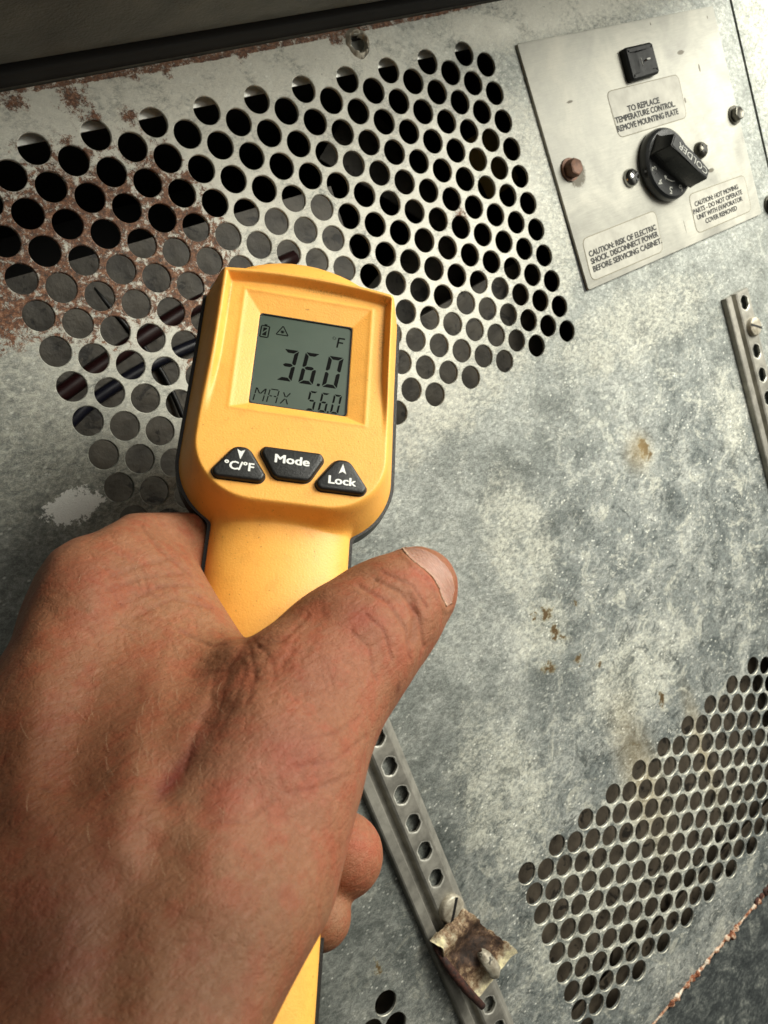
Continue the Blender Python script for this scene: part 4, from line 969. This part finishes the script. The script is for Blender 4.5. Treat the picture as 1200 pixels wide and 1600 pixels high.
# keep the one connected body
bm.verts.ensure_lookup_table(); seen = set(); best = []
for v in bm.verts:
    if v.index in seen: continue
    st = [v]; comp = []; seen.add(v.index)
    while st:
        a = st.pop(); comp.append(a)
        for e in a.link_edges:
            b = e.other_vert(a)
            if b.index not in seen: seen.add(b.index); st.append(b)
    if len(comp) > len(best): best = comp
bs = set(v.index for v in best); bmesh.ops.delete(bm, geom=[v for v in bm.verts if v.index not in bs], context='VERTS')
for _ in range(3): bmesh.ops.smooth_vert(bm, verts=bm.verts, factor=.5, use_axis_x=True, use_axis_y=True, use_axis_z=True)
bmesh.ops.subdivide_edges(bm, edges=bm.edges[:], cuts=1, use_grid_fill=True)
for _ in range(2): bmesh.ops.smooth_vert(bm, verts=bm.verts, factor=.5, use_axis_x=True, use_axis_y=True, use_axis_z=True)
bmesh.ops.recalc_face_normals(bm, faces=bm.faces); bm.to_mesh(me); bm.free()
n = len(me.vertices); V = np.empty(n * 3); me.vertices.foreach_get('co', V); V = V.reshape(-1, 3)
Nn = np.empty(n * 3); me.vertices.foreach_get('normal', Nn); Nn = Nn.reshape(-1, 3)
PX = 600 + FPX * V[:, 0] / V[:, 2]; PY = 800 + FPX * V[:, 1] / V[:, 2]
front = np.clip(-(Nn * V / np.linalg.norm(V, axis=1)[:, None]).sum(1) * 2.5, 0, 1)
def dline(L):
    d = np.full(n, 1e9)
    for a, b in zip(L[:-1], L[1:]):
        a = np.array(a, float); b = np.array(b, float); e = b - a; w = np.stack([PX, PY], 1) - a
        t = np.clip((w @ e) / (e @ e), 0, 1); d = np.minimum(d, np.hypot(*(w - t[:, None] * e).T))
    return d
# hollows (w px, depth mm); negative depth is a ridge
HOL = [([(195, 950), (165, 1030), (125, 1110), (105, 1210)], 46, 1.5), ([(345, 1105), (300, 1170), (255, 1240)], 22, .75), ([(385, 1000), (350, 1060), (318, 1120)], 15, .5),
       ([(230, 1330), (180, 1420), (160, 1560)], 50, 1.1), ([(270, 1010), (215, 1150), (195, 1330)], 36, -1.0), ([(70, 1010), (50, 1120), (40, 1260)], 40, -.9), ([(420, 1090), (360, 1230), (330, 1400)], 50, -.8),
       ([(450, 960), (400, 1030), (370, 1080)], 20, .18), ([(500, 960), (440, 1040)], 22, .35)]
CRE = [([(585, 905), (625, 925), (655, 960), (662, 1010)], 3.0, .32), ([(600, 895), (645, 915), (668, 950)], 2.4, .24), ([(560, 915), (605, 940), (635, 985), (640, 1030)], 3.0, .3), ([(572, 960), (600, 985), (612, 1030)], 2.5, .22), ([(548, 985), (575, 1010), (585, 1060)], 2.5, .2),
       ([(640, 930), (650, 960), (645, 1000)], 6, .5), ([(170, 905), (215, 885), (270, 870)], 3, .2), ([(165, 925), (220, 903), (285, 895)], 3, .22), ([(180, 945), (250, 915), (300, 915)], 3, .2), ([(210, 960), (270, 935), (330, 950)], 3, .2),
       ([(385, 1000), (330, 1010), (280, 990)], 3.5, .3), ([(383, 1003), (350, 1045), (300, 1060)], 3.5, .2), ([(388, 1003), (400, 1060), (385, 1110)], 3.5, .16), ([(395, 1000), (425, 1030), (430, 1070)], 3, .16), ([(330, 1085), (300, 1150), (285, 1200)], 4, .22), ([(400, 1010), (440, 1000), (480, 960)], 3, .25), ([(385, 1040), (370, 1090), (340, 1150)], 3, .14),
       ([(560, 1120), (520, 1150), (470, 1160)], 3, .2), ([(570, 1150), (520, 1190), (460, 1200)], 3, .2), ([(545, 1210), (500, 1230), (440, 1240)], 3, .18), ([(430, 1250), (380, 1290), (320, 1290)], 2.5, .15), ([(220, 820), (250, 860), (300, 900)], 3, .2), ([(240, 800), (275, 850), (310, 885)], 3, .2)]
rng = np.random.RandomState(3)
for _ in range(190):                           # small skin folds, mostly across the web and the thumb base
    cx, cy = rng.choice([0, 1, 2, 3]), 0
    c0 = [(430, 1080), (300, 960), (500, 1060), (230, 900)][cx]; x = c0[0] + rng.normal(0, 75); y = c0[1] + rng.normal(0, 70)
    an = [2.1, 1.0, 2.25, .5][cx] + rng.normal(0, .45); L = rng.uniform(12, 40)
    CRE.append(([(x, y), (x + L * math.cos(an) * .5, y + L * math.sin(an) * .5 + rng.normal(0, 3)), (x + L * math.cos(an), y + L * math.sin(an))], rng.uniform(1.4, 2.6), rng.uniform(.06, .17)))
D = np.zeros(n)
for L, w, dep in HOL + CRE: D += dep * np.exp(-(dline(L) / w) ** 2)
for (x, y, rx, ry, dep) in [(140, 925, 60, 50, -1.5), (470, 1130, 90, 70, -1.2), (690, 905, 26, 34, .5)]:
    D += dep * np.exp(-((PX - x) / rx) ** 2 - ((PY - y) / ry) ** 2)
CRE_F = [([(575, 1275), (590, 1300), (597, 1330)], 4, .25)]
NAIL = [(627, 855), (636, 868), (648, 879), (663, 890), (675, 900), (685, 917), (691, 935), (699, 951), (708, 943), (713, 920), (708, 897), (697, 880), (682, 868), (666, 860.5), (650, 856.5)]
sd = polysdf(PX, PY, NAIL); tipf = (PX > 600) & (PY < 975)
D += tipf * (.42 * np.clip(-sd / 3.5, 0, 1) - .30 * np.exp(-((sd - 4) / 4.0) ** 2) + .12 * np.exp(-((sd - .5) / 1.5) ** 2))
V = V - Nn * (D * front)[:, None]
# skin tone, with shade painted in on the left and lower side
def l3(hx): return np.array(lin(hx)[:3])
tone = np.tile(l3('a47458'), (n, 1))
def tint(c, x, y, rx, ry, a, rot=0.0):
    global tone
    dx_, dy_ = PX - x, PY - y; c_, s_ = math.cos(rot), math.sin(rot); u1 = (dx_ * c_ + dy_ * s_) / rx; v1 = (-dx_ * s_ + dy_ * c_) / ry
    w = a * np.exp(-(u1 ** 2 + v1 ** 2)); tone = tone * (1 - w[:, None]) + l3(c) * w[:, None]
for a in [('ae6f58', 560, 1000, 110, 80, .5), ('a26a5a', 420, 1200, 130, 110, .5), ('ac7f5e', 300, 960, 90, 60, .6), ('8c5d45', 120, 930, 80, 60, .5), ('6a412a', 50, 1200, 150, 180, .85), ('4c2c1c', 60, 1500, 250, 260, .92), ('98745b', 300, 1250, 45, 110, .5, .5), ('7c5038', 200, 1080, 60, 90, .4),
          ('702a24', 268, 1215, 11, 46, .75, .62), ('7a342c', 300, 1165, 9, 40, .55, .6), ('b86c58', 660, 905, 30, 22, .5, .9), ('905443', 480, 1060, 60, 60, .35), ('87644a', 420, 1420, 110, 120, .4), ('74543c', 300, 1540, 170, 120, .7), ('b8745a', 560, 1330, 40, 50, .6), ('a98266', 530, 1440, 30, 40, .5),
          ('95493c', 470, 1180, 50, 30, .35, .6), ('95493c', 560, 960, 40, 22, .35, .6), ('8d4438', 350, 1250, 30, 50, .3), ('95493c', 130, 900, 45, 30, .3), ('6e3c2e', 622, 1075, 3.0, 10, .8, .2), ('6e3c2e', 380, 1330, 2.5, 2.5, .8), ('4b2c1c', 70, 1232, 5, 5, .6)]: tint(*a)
for L, w, dep in HOL[1:3] + CRE[:22]:
    w_ = .22 * np.exp(-(dline(L) / (w * 1.1)) ** 2) ; tone = tone * (1 - w_[:, None]) + tone * l3('b07c70')[None] * 1.0 * w_[:, None]
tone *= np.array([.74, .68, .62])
MC = np.array(MCV)[:3, :3]; MT = np.array(MCV)[:3, 3]
VW = V / 1000 @ MC.T + MT; cen = VW[VW[:, 2] < VW[:, 2].min() + .01].mean(0); cen = VW.mean(0)
me.vertices.foreach_set('co', (VW - cen).astype(np.float32).ravel()); me.update(); me.shade_smooth()
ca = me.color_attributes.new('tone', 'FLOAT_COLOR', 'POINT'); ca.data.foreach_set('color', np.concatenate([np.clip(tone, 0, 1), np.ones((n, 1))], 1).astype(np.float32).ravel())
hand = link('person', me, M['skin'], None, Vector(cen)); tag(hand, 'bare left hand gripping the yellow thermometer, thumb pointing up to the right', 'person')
# raycast helper onto the hand, from the camera frame
bvh = BVHTree.FromPolygons([tuple(v) for v in V], [tuple(p.vertices) for p in me.polygons])
def hit(px, py):
    d = Vector(cv(px, py, 1.0)).normalized(); r = bvh.ray_cast(Vector((0, 0, 0)), d); return r[0], r[1]
def to_local(p): return Vector(MC @ (np.array(p) / 1000) + MT - cen)
# thumbnail: plate between cuticle line and free edge
CUT = [(629, 858), (636, 868), (648, 879), (663, 890), (675, 900), (685, 917), (691, 935), (697, 948)]
FRE = [(634, 857.5), (650, 859), (665, 863), (680, 870.5), (693, 882), (703, 898), (708, 920), (703, 943)]
def lerp_l(L, t):
    k = min(int(t * (len(L) - 1)), len(L) - 2); f = t * (len(L) - 1) - k; return (L[k][0] * (1 - f) + L[k + 1][0] * f, L[k][1] * (1 - f) + L[k + 1][1] * f)
bm = bmesh.new(); G = []; nu, nv = 30, 12
for i in range(nu + 1):
    row = []
    for j in range(nv + 1):
        a = lerp_l(CUT, i / nu); b = lerp_l(FRE, i / nu); t = j / nv; px_, py_ = a[0] * (1 - t) + b[0] * t, a[1] * (1 - t) + b[1] * t
        p, nrm = hit(px_, py_)
        for q in range(1, 12):
            if p is not None: break
            p, nrm = hit(px_ + (655 - px_) * q * .03, py_ + (910 - py_) * q * .03)
        row.append((p, nrm))
    G.append(row)
def nailrow(off):
    out = []
    for i in range(nu + 1):
        for j in range(nv + 1):
            p, nr_ = G[i][j]; e = min(i, nu - i) / nu; o_ = off + .22 * math.sin(math.pi * min(1, e * 2)) * (j / nv) + .12 * (j / nv)
            out.append(bm.verts.new(to_local(p + nr_ * o_)))
    return out
A = nailrow(.22); B = nailrow(-.4); ix = lambda i, j: i * (nv + 1) + j
for i in range(nu):
    for j in range(nv):
        bm.faces.new((A[ix(i, j)], A[ix(i + 1, j)], A[ix(i + 1, j + 1)], A[ix(i, j + 1)])); bm.faces.new((B[ix(i, j)], B[ix(i, j + 1)], B[ix(i + 1, j + 1)], B[ix(i + 1, j)]))
for i in range(nu):
    for j in (0, nv): bm.faces.new((A[ix(i, j)], A[ix(i + 1, j)], B[ix(i + 1, j)], B[ix(i, j)]))
for j in range(nv):
    for i in (0, nu): bm.faces.new((A[ix(i, j)], A[ix(i, j + 1)], B[ix(i, j + 1)], B[ix(i, j)]))
nail = from_bm('thumbnail', bm, M['nail'], hand, angle=50)
bm = bmesh.new()
for L, r0 in ((CUT, .20), (FRE, .20)):
    P = []; rr = []
    for i in range(61):
        x, y = lerp_l(L, i / 60); p, nr_ = hit(x + random.uniform(-.5, .5), y + random.uniform(-.5, .5))
        if p is None: continue
        P.append(to_local(p + nr_ * .08)); rr.append(r0 * random.uniform(.5, 1.3) * .001 * (1.5 if i < 8 or i > 54 else 1))
    tube(bm, P, rr, 6)
from_bm('cuticle', bm, M['cuticle'], nail, smooth=True)
# fine pale hairs on the back of the hand
bm = bmesh.new()
for _ in range(70):
    x = rng.normal(250, 90); y = rng.normal(1130, 110); an = rng.normal(-2.0, .35); L = rng.uniform(14, 32); P = []
    for k in range(5):
        t = k / 4; q, nr_ = hit(x + L * t * math.cos(an + t * .25), y + L * t * math.sin(an + t * .25))
        if q is None: break
        P.append(to_local(q + nr_ * (.05 + .9 * t * (1.3 - t))))
    if len(P) == 5: tube(bm, P, [.000014, .000014, .000013, .00001, .000006], 4)
from_bm('hair', bm, M['hair'], hand)
